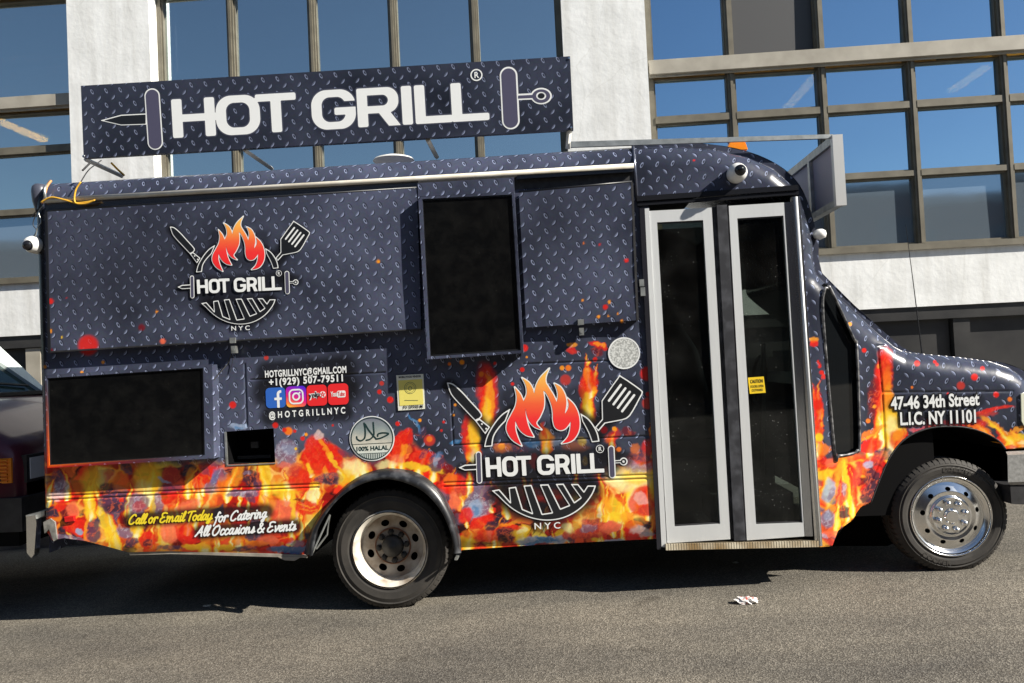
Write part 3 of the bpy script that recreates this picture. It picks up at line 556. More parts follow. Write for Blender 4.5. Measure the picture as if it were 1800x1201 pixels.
HALOS = [  # dark printed glow: polyline, reach in px, strength
 ([(228, 915), (372, 904), (468, 899)], 17, .92), ([(352, 936), (518, 925)], 17, .92), ([(470, 655), (605, 646)], 26, .85), ([(470, 690), (606, 684)], 34, .9), ([(475, 732), (604, 724)], 22, .85),
 ([(1570, 713), (1720, 704)], 14, .55), ([(1586, 740), (1712, 734)], 14, .55),
 # large logo
 ([(790, 680), (840, 740), (858, 765)], 17, .9), ([(852, 780), (870, 745), (900, 722)], 13, .85), ([(1020, 728), (1045, 750), (1050, 772)], 13, .85), ([(1052, 752), (1075, 720), (1105, 690)], 26, .9), ([(855, 825), (1065, 808)], 36, .88), ([(812, 824), (860, 820)], 14, .8), ([(1065, 800), (1100, 808)], 18, .75), ([(880, 868), (915, 893), (957, 902), (1000, 893), (1035, 865)], 30, .93), ([(895, 860), (1030, 856)], 22, .9), ([(900, 700), (905, 760), (1010, 760), (1010, 700)], 26, .55), ([(945, 926), (985, 922)], 15, .6)]
ZL = lambda z: (780 + z[0] / 3.7526, 640 + z[1] / 3.7526)          # logo drawing units to the large logo's place
_A = np.linalg.solve(np.array([[22, 125, 1], [1165, 80, 1], [668, 1030, 1.]]), np.array([[299, 399], [516.9, 389.6], [419.9, 569.9]]))
ZS = lambda z: (z[0] * _A[0, 0] + z[1] * _A[1, 0] + _A[2, 0], z[0] * _A[0, 1] + z[1] * _A[1, 1] + _A[2, 1])
for _p, _r, _s in list(HALOS[7:]): HALOS.append(([ZS(((q[0] - 780) * 3.7526, (q[1] - 640) * 3.7526)) for q in _p], _r * .68, _s * .9))
def vor(x, y, s=0):                      # cellular noise: nearest, second nearest, cell id, offset from the cell's centre
    i0 = np.floor(x).astype(np.int64); j0 = np.floor(y).astype(np.int64)
    f1 = np.full(x.shape, 9.); f2 = np.full(x.shape, 9.); cid = np.zeros(x.shape); ox = np.zeros(x.shape); oy = np.zeros(x.shape)
    for di in (-1, 0, 1):
        for dj in (-1, 0, 1):
            i, j = i0 + di, j0 + dj; dx = x - (i + _hash(i, j, s)); dy = y - (j + _hash(i, j, s + 50)); d = np.sqrt(dx * dx + dy * dy)
            n1 = d < f1; f2 = np.where(n1, f1, np.minimum(f2, d)); cid = np.where(n1, _hash(i, j, s + 99), cid); ox = np.where(n1, dx, ox); oy = np.where(n1, dy, oy); f1 = np.where(n1, d, f1)
    return f1, f2, cid, ox, oy
_rg = random.Random(11)
TONGUES = [(118, 872, 50, 9, -8), (160, 905, 84, 12, 6), (205, 962, 96, 12, -40), (262, 872, 58, 20, 4), (330, 868, 52, 10, 16), (400, 872, 60, 12, 20), (466, 874, 74, 13, -6), (505, 872, 40, 18, 8), (552, 880, 40, 12, 0), (548, 832, 40, 8, -16), (575, 835, 58, 9, -30), (600, 838, 46, 9, -34), (628, 845, 40, 16, 10), (640, 830, 26, 10, -8),
 (690, 830, 66, 10, 22), (706, 828, 76, 10, 10), (735, 832, 46, 11, 26), (762, 840, 36, 9, 12), (800, 862, 40, 12, -6), (858, 742, 88, 15, -10), (832, 800, 84, 15, 4), (1034, 734, 96, 15, 12), (1040, 690, 72, 11, -16), (960, 790, 48, 11, -6), (1066, 905, 84, 10, -22), (1090, 918, 66, 14, 18), (1112, 880, 70, 22, 6), (1140, 905, 90, 10, 8), (1150, 800, 60, 8, -4), (1076, 800, 50, 8, 8),
 (916, 946, 26, 16, 6), (998, 944, 34, 10, 4), (822, 960, 34, 14, 10), (862, 935, 26, 18, -22), (360, 968, 24, 16, 10), (240, 940, 28, 12, 14), (420, 960, 30, 12, -10), (520, 912, 40, 10, 4), (470, 902, 34, 14, -4),
 (1566, 796, 176, 20, -16), (1548, 780, 120, 13, 4), (1582, 800, 60, 11, 8), (1490, 930, 130, 9, -8), (1470, 934, 96, 8, 12), (1452, 860, 40, 12, 8), (1500, 905, 90, 7, -6), (1438, 800, 130, 10, -6), (1440, 745, 80, 8, 2), (1530, 800, 60, 9, 20), (1780, 790, 46, 16, -34), (1798, 792, 40, 14, -20), (1755, 790, 50, 9, -40), (1735, 770, 40, 9, -44), (1712, 762, 30, 10, -30)]
for _k in range(80):
    _x = _rg.uniform(84, 1150)
    if 560 < _x < 800: continue
    TONGUES.append((_x, _rg.uniform(865, 968), _rg.uniform(26, 62), _rg.uniform(4, 9), _rg.uniform(-14, 14)))
def art(px, py):
    px = np.asarray(px, float); py = np.asarray(py, float)
    P = np.zeros(px.shape + (3,)); A = np.zeros(px.shape)
    def over(c, al):
        nonlocal P, A
        al = np.clip(al, 0, 1)
        P = P * (1 - al)[..., None] + np.asarray(c) * al[..., None]; A = A * (1 - al) + al
    w1 = fbm(px / 26, py / 26, 3) - .5; w2 = fbm(px / 26, py / 26, 31) - .5
    w3 = fbm(px / 7, py / 7, 5, 3) - .5; w4 = fbm(px / 7, py / 7, 9, 3) - .5
    x = px + 14 * w1 + 6 * w3; y = py + 14 * w2 + 6 * w4
    # body of the fire
    tx = np.array([p[0] for p in TOPLINE], float); ty = np.array([p[1] for p in TOPLINE], float)
    top = np.interp(px, tx, ty)
    body = sstep(-8, 16, y - top) * (px < 1165)
    body = np.maximum(body, sstep(796, 812, y + (px - 1440) * .05) * (px > 1400) * (px < 1560))
    # bed of broken coals with glowing gaps
    f1, f2, cid, cx_, cy_ = vor((px + 16 * w1 + 4 * w3) / 33, (py + 16 * w2 + 4 * w4) / 27, 5)
    g1, g2, gid, _, _ = vor((px + 8 * w2) / 15, (py + 8 * w1) / 13, 15)
    h2_ = _hash((cid * 7919).astype(np.int64), (cid * 131).astype(np.int64), 3); h3_ = _hash((cid * 104729).astype(np.int64), (cid * 17).astype(np.int64), 8)
    grain0 = fbm(px / 2.6, py / 2.6, 70, 3)
    ks = np.array([0, .10, .2, .28, .45, .62, .8, .92, 1.0]); kc = np.array([lin(c) for c in ((26, 18, 28), (52, 38, 54), (120, 104, 128), (96, 16, 20), (196, 26, 20), (226, 40, 24), (240, 84, 44), (250, 130, 50), (255, 205, 80))])
    coal = np.stack([np.interp(cid, ks, kc[:, i]) for i in range(3)], -1)
    an = h2_ * 6.283; face = (cx_ * np.cos(an) + cy_ * np.sin(an)); shade_ = np.where(face > (h3_ - .5) * .5, 1.25, .74) * (.88 + .24 * grain0)
    coal = coal * shade_[..., None]
    crk = sstep(.10, .02, g2 - g1) * (.08 + .34 * h3_); coal = coal * (1 - crk[..., None]) + lin((255, 120, 50)) * crk[..., None] * (.35 + .65 * h2_)[..., None]
    heat = fbm((px + 30 * w2) / 60, (py + 30 * w1) / 60, 57, 3)
    glow = sstep(.20, .03, f2 - f1); gc = np.stack([np.interp(heat, [.3, .45, .6, .72], [lin(q)[i] for q in ((46, 12, 18), (190, 30, 20), (255, 160, 36), (255, 240, 140))]) for i in range(3)], -1)
    fire = coal * (1 - glow[..., None]) + gc * glow[..., None]
    lift = sstep(.54, .70, heat)[..., None] * .6
    fire = fire * (1 - lift) + np.stack([np.interp(fbm((px + 20 * w1) / 18, (py + 26 * w2) / 34, 23, 4), [.3, .5, .68], [lin(q)[i] for q in ((240, 80, 30), (252, 150, 45), (255, 222, 95))]) for i in range(3)], -1) * lift
    fire = np.clip(fire, 0, .95)
    over(fire, body)
    def tongues(lst):
        for tx_, by_, hh, ww, ln in lst:
            m = (np.abs(px - tx_) < ww * 2.2 + abs(ln)) & (py > by_ - hh - 6) & (py < by_ + ww + 4)
            if not m.any(): continue
            v_ = (by_ - (py[m] + 5 * w4[m])) / hh
            xc = tx_ + ln * np.clip(v_, 0, 1) ** 1.6 + ww * .5 * np.sin(v_ * 5.5 + tx_) * np.clip(v_, 0, 1)
            hw = ww * np.where(v_ > 0, np.clip(1 - v_, 0, 1) ** .75 * (1 + .5 * np.clip(v_, 0, .4)), np.sqrt(np.clip(1 - (v_ * hh / ww) ** 2, 0, 1)))
            d = np.abs(px[m] + 7 * w3[m] + 5 * w1[m] - xc) / np.maximum(hw, .3)
            al = np.zeros(px.shape); al[m] = (1 - sstep(.80, 1.08, d)) * (hw > .8) * (.95 - .30 * np.clip(v_, 0, 1))
            q = d + .55 * np.clip(v_, 0, 1) + .25 * (fbm(px[m] / 8, py[m] / 14, 41, 3) - .5)
            full = np.zeros(px.shape + (3,)); full[m] = np.stack([np.interp(q, [.15, .45, .75, 1.0, 1.3], [lin(c)[i] for c in ((255, 250, 190), (255, 222, 64), (253, 150, 32), (232, 48, 18), (170, 16, 16))]) for i in range(3)], -1)
            over(full, al)
    tongues(TONGUES)
    grain = fbm(px / 3.2, py / 3.2, 77, 3); vein = 1 - np.abs(2 * fbm((px + 9 * w3) / 10, (py + 9 * w4) / 10, 91, 4) - 1)
    for bx_, by_, rx, ry, ang, c, soft, st in BLOBS:
        m = (np.abs(px - bx_) < rx + ry + 22) & (np.abs(py - by_) < rx + ry + 22)
        if not m.any(): continue
        a = math.radians(ang); dx = x[m] - bx_; dy = y[m] - by_
        u = (dx * math.cos(a) + dy * math.sin(a)) / rx; v = (-dx * math.sin(a) + dy * math.cos(a)) / ry
        d = np.sqrt(u * u + v * v); al = np.zeros(px.shape); al[m] = st * (.72 if c in 'YPAO' else .9) * (1 - sstep(1 - soft * .55, 1 + soft * .4, d))
        cc = lin(COL[c])
        if c in 'DGVLCBMRSW':
            tex = .82 + .36 * grain; ve = sstep(.84, 1.0, vein) * (.5 if c in 'DGVCM' else .22)
            col = cc[None] * tex[m][:, None]; hot = lin((250, 110, 60)) if c in 'DVCMRS' else lin((205, 210, 225))
            col = col * (1 - ve[m])[:, None] + hot * ve[m][:, None]
            full = np.zeros(px.shape + (3,)); full[m] = col; over(full, al)
        else:
            tex = .85 + .3 * grain
            full = np.zeros(px.shape + (3,)); full[m] = np.clip(cc[None] * tex[m][:, None], 0, .95); over(full, al)
    over((.010, .010, .013), .50 * (1 - sstep(60, 260, np.hypot((px - 190) * .75, (py - 450) * 1.5))) * (py < 640) + .35 * (1 - sstep(30, 150, np.hypot(px - 960, (py - 380) * 1.2))))  # soft darkening over the wide hatch's left part and the narrow hatch's top
    for pts, reach, st in HALOS:
        d = sd_line(px, py, pts); over((.008, .008, .010), st * (1 - sstep(reach * .45, reach * 1.15, d)))
    for bx_, by_, r, c, st in DOTS:
        d = np.hypot(px - bx_, py - by_); over(lin(COL[c]) * .9, st * (1 - sstep(r * .8, r * 1.25, d)))
    # rear corner is nearly black above the flames
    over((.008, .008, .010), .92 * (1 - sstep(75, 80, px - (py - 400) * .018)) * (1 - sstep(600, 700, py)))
    rgb = P / np.maximum(A, 1e-4)[..., None]
    return np.concatenate([rgb, A[..., None]], -1)
def wrap_attrs(o, mirror=False, paint=True, off=(0, 0)):
    me = o.data; n = len(me.vertices); co = np.zeros(n * 3, np.float32); me.vertices.foreach_get('co', co); co = co.reshape(-1, 3).astype(float)
    a_ = me.attributes.new('tread', 'FLOAT_VECTOR', 'POINT')
    a_.data.foreach_set('vector', np.stack([co[:, 0] + .7 * co[:, 1] + off[0], co[:, 2] + .3 * co[:, 1] + off[1], np.zeros(n)], -1).astype(np.float32).ravel())
    ca = me.color_attributes.new('print', 'FLOAT_COLOR', 'POINT')
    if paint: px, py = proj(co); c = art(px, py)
    else: c = np.zeros((n, 4))
    ca.data.foreach_set('color', c.astype(np.float32).ravel())
    return o
def qgrid(name, q, Yf, depth, nu, nv, m, parent, paint=True, off=(0, 0), bulge=0, extra=None):
    """flat panel with real edges: q = four photo corners TL TR BR BL at depth Yf, going back by depth"""
    TL, TR, BR, BL = [at(p[0], p[1], Yf) for p in q]; v = []; f = []
    for j in range(nv + 1):
        for i in range(nu + 1):
            s, t = i / nu, j / nv
            p = (TL * (1 - s) + TR * s) * (1 - t) + (BL * (1 - s) + BR * s) * t
            if bulge: p = p + np.array([0, bulge * (math.sin(3.1 * math.pi * s + .7) * math.sin(2.1 * math.pi * t + .4)), 0])
            v.append(p)
    id_ = lambda i, j: j * (nu + 1) + i
    for j in range(nv):
        for i in range(nu): f.append((id_(i, j + 1), id_(i + 1, j + 1), id_(i + 1, j), id_(i, j)))
    ring = [id_(i, 0) for i in range(nu)] + [id_(nu, j) for j in range(nv)] + [id_(i, nv) for i in range(nu, 0, -1)] + [id_(0, j) for j in range(nv, 0, -1)]
    b0 = len(v); v += [v[k] for k in ring]; b1 = len(v); v += [v[k] + np.array([0, depth, 0]) for k in ring]; nr = len(ring)
    for k in range(nr): f.append((b0 + k, b0 + (k + 1) % nr, b1 + (k + 1) % nr, b1 + k))
    f.append(tuple(b1 + k for k in range(nr)))
    o = mk(name, v, f, m, parent)
    return wrap_attrs(o, paint=paint, off=off)
def Q(pts, Y): return [at(p[0], p[1], Y) for p in pts]
def frame_px(mb, o, i, Y, dy):          # mitred frame between outer and inner photo quads
    for k in range(4):
        j = (k + 1) % 4; mb.prism(Q([o[k], o[j], i[j], i[k]], Y), dy)
    return mb

# ------------------------------------------------------------------ food truck: shell
truck = tag(empty('food_truck'), 'black food truck wrapped in tread plate and flame graphics, parked side on', 'food truck')
xL, xR = at(64, 600, 0)[0], at(1160, 800, 0)[0]
zrA = at(80, 322, .1); zrB = at(1113, 257, .1)
def zroof(X): return zrA[2] + (zrB[2] - zrA[2]) * (X - zrA[0]) / (zrB[0] - zrA[0])
BODY = [(62, 300), (78, 318), (1118, 250), (1124, 350), (1141, 360), (1160, 947), (1060, 952), (940, 958), (812, 967), (808, 972), (804, 945), (792, 905), (768, 866), (735, 840), (692, 832), (650, 838), (612, 858), (578, 896), (552, 936), (544, 977), (400, 973), (300, 969), (225, 971), (200, 964), (150, 951), (112, 946), (92, 950), (76, 925), (72, 600), (62, 372)]
VENT = [(396, 759), (481, 753), (484, 813), (399, 817)]
GROOVES = [[(84, 873), (560, 851)], [(84, 880), (560, 857)], [(780, 849), (1156, 834)], [(780, 856), (1156, 841)], [(792, 695), (797, 783)], [(797, 783), (1146, 766)], [(440, 668), (676, 655)], [(920, 640), (1125, 632)], [(430, 640), (434, 750)]]
def bodyY(X, Z):
    r = .06; c = np.clip(xL + r - X, 0, r * .999); Y = r - np.sqrt(r * r - c * c)
    zr = zroof(X); q = .15; t = np.clip((Z - (zr - q)) / q, 0, .999); Y = Y + .15 * (1 - np.sqrt(1 - t * t))
    Y = Y + .05 * np.clip((.52 - Z) / .15, 0, 1) ** 2
    Y = Y + .0016 * np.sin(X * 5.1 + 1.2) * np.sin(Z * 6.3)
    return Y
def body_map(X, Z, groove=True):
    Y = bodyY(X, Z)
    if groove:
        px, py = proj(np.stack([X, Y, Z], -1)); g = np.full(X.shape, 9e9)
        for l in GROOVES: g = np.minimum(g, sd_line(px, py, l))
        Y = Y + .007 * np.exp(-(g / 1.3) ** 2)
    return np.stack([X, Y, Z], -1)
def body_sdf(X, Z):
    px, py = proj(np.stack([X, bodyY(X, Z), Z], -1))
    return np.maximum(np.maximum(sd_poly(px, py, BODY), -sd_poly(px, py, VENT)), (Z - zroof(X)) * 280)
us = np.arange(xL - .01, xR + .03, .005); vs = np.concatenate([np.arange(.26, 1.76, .005), np.arange(1.76, 2.5, .06), np.arange(2.5, 2.95, .012)])
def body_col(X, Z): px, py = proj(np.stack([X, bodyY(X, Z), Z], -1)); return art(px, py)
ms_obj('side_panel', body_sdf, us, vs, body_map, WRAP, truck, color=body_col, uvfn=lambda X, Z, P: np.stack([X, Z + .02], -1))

# roof, rear, far side, underside
xe = at(1115, 300, 0)[0]
rf = []; rfF = []
for k, X in enumerate(np.linspace(xL + .06, xe, 12)):
    z = zroof(X); rf += [(X, .145, z - .001), (X, .35, z + .03), (X, 1.15, z + .05), (X, 1.95, z + .03), (X, 2.18, z - .02), (X, 2.25, z - .14), (X, 2.25, .4)]
for k in range(11):
    for i in range(6): rfF.append((k * 7 + i, (k + 1) * 7 + i, (k + 1) * 7 + i + 1, k * 7 + i + 1))
wrap_attrs(mk('roof', rf, rfF, WRAP, truck, True), paint=False)
zl = zroof(xL)
rear = MB()
rear.add([(xL + .003, .06, .42), (xL + .003, 2.25, .42), (xL + .003, 2.25, zl - .14), (xL + .003, 1.95, zl), (xL + .003, .25, zl), (xL + .003, .06, zl - .1)], [(0, 5, 4, 3, 2, 1)])
wrap_attrs(rear.build('rear_wall', WRAP, truck), paint=False)
MB().box((xL + .08, .3, .88), (.50, 2.2, zroof(0) - .1)).build('inner_wall', DARK, truck)
MB().box((xL + .3, .62, .36), (1.45, 1.7, .8)).build('underbody', DARK, truck)
# rounded rear top corner cap
MB().lathe([(.03, -.12), (.045, -.06), (.05, 0), (.045, .035), (.03, .05), (0, .055)], at(70, 338, .05), 20, 'z').build('corner_cap', mat('corner_vinyl', (.06, .065, .09), .35), truck, True)

HUB_ = mat('sooty_iron', (.015, .015, .015), .6)
# vent opening: a real recess with its metal surround
vb = MB(); a, b, c, d = Q(VENT, .004); dd = np.array([0, .2, 0])
vb.add([a, b, c, d, a + dd, b + dd, c + dd, d + dd], [(0, 1, 5, 4), (1, 2, 6, 5), (2, 3, 7, 6), (3, 0, 4, 7), (4, 5, 6, 7)])
vo = vb.build('vent_opening', DARK, truck)
MB().box(tuple(a + np.array([.02, .12, -.19])), tuple(a + np.array([.24, .15, -.17]))).box(tuple(a + np.array([.12, .10, -.12])), tuple(a + np.array([.17, .14, -.08]))).build('burner_part', HUB_, vo)
MB().prism(Q([(394, 760), (397, 759), (400, 818), (397, 819)], -.004), .012).prism(Q([(397, 817.5), (484, 813.5), (484, 815.5), (397, 820)], -.004), .012).build('vent_trim', STEEL, vo)

# ------------------------------------------------------------------ nose cap, cab side and wing
CAB = [(1113, 253), (1180, 250), (1260, 255), (1320, 268), (1368, 290), (1400, 318), (1418, 350), (1431, 392), (1439, 425), (1439, 455), (1445, 480), (1500, 535), (1560, 589), (1585, 610), (1600, 618), (1622, 622), (1700, 629), (1760, 637), (1792, 648), (1812, 662), (1840, 700), (1846, 786),
       (1768, 790), (1753, 773), (1720, 757), (1680, 750), (1633, 753), (1593, 770), (1566, 800), (1546, 843), (1530, 885), (1512, 893), (1500, 913), (1473, 933), (1463, 960), (1441, 962), (1404, 345), (1403, 330), (1117, 352)]
NTOP = 21
CAB = CAB[:22] + spline(CAB[22:31], 5, False) + CAB[31:]
ARCH = CAB[22:22 + 41]
CWIN = [(1449, 512), (1455, 507), (1461, 510), (1501, 596), (1506, 612), (1511, 775), (1507, 792), (1496, 798), (1474, 801), (1467, 792), (1447, 560)]
CAPTOP = CAB[:NTOP]
def cabY0(X): return .11 * sstep(1.56, 2.02, X)
def cabY(X, Z):
    Y = cabY0(X); px, py = proj(np.stack([X, Y, Z], -1)); d = sd_line(px, py, CAPTOP); d = np.where(sd_poly(px, py, CAB) > 0, 0, d)
    t = np.clip(1 - d / 40, 0, .999); return Y + .13 * (1 - np.sqrt(1 - t * t)) + .002 * np.sin(X * 9) * np.sin(Z * 8)
def cab_sdf(X, Z):
    px, py = proj(np.stack([X, cabY(X, Z), Z], -1)); return np.maximum(sd_poly(px, py, CAB), -sd_poly(px, py, CWIN))
def cab_map(X, Z):
    Y = cabY(X, Z); px, py = proj(np.stack([X, Y, Z], -1)); g = np.full(X.shape, 9e9)
    for l in ([(1543, 612), (1551, 690), (1556, 790), (1530, 850)], [(1551, 690), (1780, 688)], [(1541, 608), (1556, 608)]): g = np.minimum(g, sd_line(px, py, l))
    return np.stack([X, Y + .007 * np.exp(-(g / 1.5) ** 2), Z], -1)
def cab_col(X, Z): px, py = proj(np.stack([X, cabY(X, Z), Z], -1)); return art(px, py)
us = np.arange(.45, 3.15, .0065); vs = np.arange(.26, 2.86, .0065)
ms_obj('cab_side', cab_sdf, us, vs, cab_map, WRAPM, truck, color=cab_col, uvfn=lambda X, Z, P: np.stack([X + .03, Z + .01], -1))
# skin that carries the outline across to the far side: roof cap, windscreen, bonnet, nose
rim = []
for p in spline([q for q in CAPTOP + [(1846, 786)]], 4, False):
    X = at(p[0], p[1], .1)[0]; rim.append(at(p[0], p[1], float(cabY0(np.array(X)) + .128)))
def skin(name, pts, m, smooth=True, crown=.05):
    v = []; f = []; ys = [0, .03, .12, .3, .55, .8, .92, .98, 1]
    for p in pts:
        for s in ys:
            v.append((p[0], p[1] + (2.12 - 2 * p[1]) * s + 0.0, p[2] + crown * (1 - (2 * s - 1) ** 4)))
    n = len(ys)
    for i in range(len(pts) - 1):
        for k in range(n - 1): f.append((i * n + k, (i + 1) * n + k, (i + 1) * n + k + 1, i * n + k + 1))
    return mk(name, v, f, m, truck, smooth)
WS = glass_mat('windscreen_glass', (.012, .016, .016), .04, .4)
wrap_attrs(skin('roof_cap', rim[:41], WRAPM, crown=-.02), paint=False)
skin('windscreen', rim[40:53], WS, crown=-.02)
wrap_attrs(skin('bonnet', rim[52:], WRAPM, crown=.01), paint=False)
# far cab side, inner filling so no light leaks
for q in (((.5, .5), (2.95, 1.45)), ((.5, 2.05), (1.75, 2.62)), ((.5, 1.45), (1.40, 2.05)), ((1.90, 1.45), (2.3, 1.5))):
    MB().box((q[0][0], 2.08, q[0][1] + .001), (q[1][0], 2.12, q[1][1])).build('far_cab_side', INK, truck)
MB().box((.5, .1, .36), (1.62, 2.07, .42)).build('cab_floor', DARK, truck)
MB().box((.46, .1, .36), (.499, 2.2, zroof(.5) - .13)).build('partition', DARK, truck)
MB().box((.51, .16, zroof(.6) - .14), (1.10, 2.07, zroof(.6) - .1)).build('cab_ceiling', DARK, truck)
MB().box((1.57, .16, .45), (2.3, .19, 1.28)).build('door_card', DARK, truck)
SEATV = mat('grey_seat_vinyl', (.10, .10, .105), .5)
MB().tube([(1.05, 1.55, .85), (1.0, 1.55, 1.05), (.92, 1.55, 1.5), (.90, 1.55, 1.75)], [.20, .24, .23, .12], 16).build('driver_seat', SEATV, truck, True)
MB().tube([(1.62 + .03 * math.cos(a), 1.55 + .19 * math.sin(a), 1.28 + .19 * math.cos(a)) for a in np.linspace(0, 6.283, 25)], .014, 8, False).build('steering_wheel', INK, truck, True)
MB().prism([(1.70, .3, 1.05), (2.25, .3, 1.05), (2.2, .3, 1.27), (1.85, .3, 1.33), (1.72, .3, 1.25)], 1.7).build('dashboard', SEATV, truck)
MB().tube([(1.30, .35, .7), (1.34, .36, 1.2), (1.36, .38, 1.55)], .014, 8).build('grab_pole', STEEL, truck, True)
MB().box((.95, .22, .42), (1.45, 1.0, .60)).build('step_riser', SEATV, truck)
MB().box((1.62, .62, .55), (2.95, 1.6, 1.1)).build('engine_bay', DARK, truck)
# cab window with rubber and metal surround
pin = [np.array(p) for p in CWIN]; cen = sum(pin) / len(pin)
def winY(p, e=0): return float(cabY0(np.array(at(p[0], p[1], .05)[0]))) + e
wv = [at(*(cen + (p - cen) * np.array([1.25, 1.06])), winY(p, .03)) for p in pin]
cw = mk('cab_window', wv, [tuple(range(len(wv) - 1, -1, -1))], glass_mat('cab_glass', (.006, .007, .008), .03, .5), truck)
gk = MB()
pp = spline([tuple(p) for p in pin], 4); gk.tube([at(p[0], p[1], winY(p, -.004)) for p in pp + pp[:1]], .0085, 8, False); gk.build('window_seal', noisy(mat('weathered_seal', (.2, .2, .2), .3, .3), 25, (.03, .03, .035), (.33, .33, .33), lo=.4, hi=.7), cw, True)
# wheel arch liner (front)
def liner(name, pts, Y0, Y1, m, parent):
    v = []; f = []
    for p in pts:
        a = at(p[0], p[1], Y0); v += [a, a + np.array([0, Y1 - Y0, 0])]
    for i in range(len(pts) - 1): f.append((2 * i, 2 * i + 1, 2 * i + 3, 2 * i + 2))
    return mk(name, v, f, m, parent, True)
liner('wheel_arch', ARCH, .115, .75, DARK, truck)
liner('wheel_arch', [(808, 978), (804, 945), (792, 905), (768, 866), (735, 840), (692, 832), (650, 838), (612, 858), (578, 896), (552, 936), (544, 980)], .03, .7, DARK, truck)
MB().prism(Q([(1463, 960), (1510, 895), (1530, 885), (1600, 770), (1770, 780), (1780, 860), (1700, 900), (1560, 960)], .62), .03).build('splash_panel', DARK, truck)
MB().tube([at(p[0], p[1], .113) for p in ARCH], .006, 6).build('arch_lip', BLACK, truck, True)
# ------------------------------------------------------------------ hatches, screens, rail
MB().prism(Q([(80, 356), (1114, 292), (1114, 322), (82, 376)], -.004), .003).build('hatch_recess', BLACK, truck)
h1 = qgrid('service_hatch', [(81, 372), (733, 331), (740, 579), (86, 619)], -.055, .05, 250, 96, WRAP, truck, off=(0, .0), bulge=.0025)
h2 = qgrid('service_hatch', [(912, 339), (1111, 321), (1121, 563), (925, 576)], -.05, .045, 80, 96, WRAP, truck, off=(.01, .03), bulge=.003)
for (p0, p1, Y, par) in (((80, 371), (733, 330), -.05, h1), ((912, 337.5), (1111, 319.5), -.045, h2)):
    a, b = at(*p0, Y), at(*p1, Y); MB().tube([a, b], .007, 8).build('hinge', INK, par, True)
MB().prism(Q([(79, 372), (83, 372), (89, 621), (84, 621)], -.058), .056).build('edge_trim', INK, h1)
MB().prism(Q([(84, 617.5), (740, 577.5), (740, 579.7), (84, 620.3)], -.0565), .05).build('edge_trim', BLACK, h1)
MB().prism(Q([(1109, 321), (1113, 320.5), (1123, 563), (1119, 563.5)], -.053), .05).build('edge_trim', BLACK, h2)
# awning gutter with ivory rail
MB().tube([at(78, 353, -.045), at(1114, 291.5, -.045)], .0155, 10).build('awning_rail', IVORY, truck, True)
MB().prism(Q([(80, 358), (735, 318), (735, 328), (80, 369)], -.03), .024).build('gutter', mat('gutter_metal', (.16, .165, .18), .22, .9), truck)
MB().prism(Q([(908, 307), (1113, 295), (1113, 302), (908, 315)], -.04), .034).build('gutter', mat('gutter_metal_dark', (.12, .125, .14), .22, .9), truck)
MB().tube([at(80, 350, -.03), at(78, 332, -.02), at(88, 318, .05)], .009, 8).build('rail_end', STEEL, truck, True)
# vertical bead at the nose cap joint and header over the door
MB().tube([at(1113, 252, .10), at(1113, 262, .05), at(1115, 285, -.006), at(1120, 352, -.008)], .011, 8).build('cap_bead', mat('bead_metal', (.10, .11, .15), .2, .6), truck, True)
hd = MB().prism(Q([(1119, 345), (1403, 325), (1404, 334), (1120, 354)], -.03), .03).prism(Q([(1120, 356), (1404, 336), (1405, 342), (1121, 362)], -.022), .022).build('door_header', mat('gloss_black_trim', (.015, .016, .02), .15), truck)

def screen(name, o, i, Yf, depth, recess, label):
    root = MB()
    frame_px(root, o, i, Yf, depth)
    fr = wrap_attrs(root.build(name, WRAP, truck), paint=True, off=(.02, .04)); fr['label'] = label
    MB().prism(Q(i, Yf + recess), .01).build('screen', SCREEN, fr)
    bz = MB(); n = [np.array(p, float) for p in i]; c = sum(n) / 4; sh = [tuple(p + (c - p) / np.hypot(*(c - p)) * 3.2) for p in n]
    frame_px(bz, i, sh, Yf + recess - .004, .012); bz.build('bezel', INK, fr)
    return fr
tv1 = screen('menu_screen', [(735, 346), (904, 338), (920, 621), (751, 632)], [(742, 350), (900, 342), (915.5, 616), (756, 627)], -.107, .10, .012, 'black portrait screen jutting out between the hatches')
tv2 = screen('menu_screen', [(79, 660), (373, 641), (376, 806), (83, 823)], [(82.5, 665), (357, 647), (360, 800), (86.5, 818)], -.095, .09, .010, 'dark landscape screen at the rear lower corner')
hdr = qgrid('screen_header', [(734, 322), (903, 312), (904, 338), (735, 345.5)], -.06, .055, 20, 6, WRAP, truck, off=(.03, .0))
# latches
def latch(x, y, Y, par):
    m = MB(); c = at(x, y, Y)
    m.box(tuple(c + np.array([-.018, -.012, -.012])), tuple(c + np.array([.018, 0, .022])))
    m.box(tuple(c + np.array([-.012, -.01, -.075])), tuple(c + np.array([.016, .03, -.03])))
    m.tube([c + np.array([.002, -.014, -.055]), c + np.array([.002, -.004, -.055])], .009, 10)
    return m.build('latch', STEEL, truck)
latch(410, 600, -.056, h1); latch(1021, 568, -.051, h2)
m_ = MB()
for k in range(2):
    c = at(1127 + k * 2, 498 + k * 14, -.02); m_.box(tuple(c + np.array([-.012, -.018, -.02 - .01 * k])), tuple(c + np.array([.016, .02, .022])))
m_.build('door_catch', STEEL, truck)
MB().tube([at(412, 612, -.03), at(400, 640, -.012), at(376, 668, -.07)], .0035, 6).tube([at(412, 612, -.03), at(408, 640, -.008), at(404, 655, -.006)], .002, 6).build('hatch_cord', BLACK, truck)

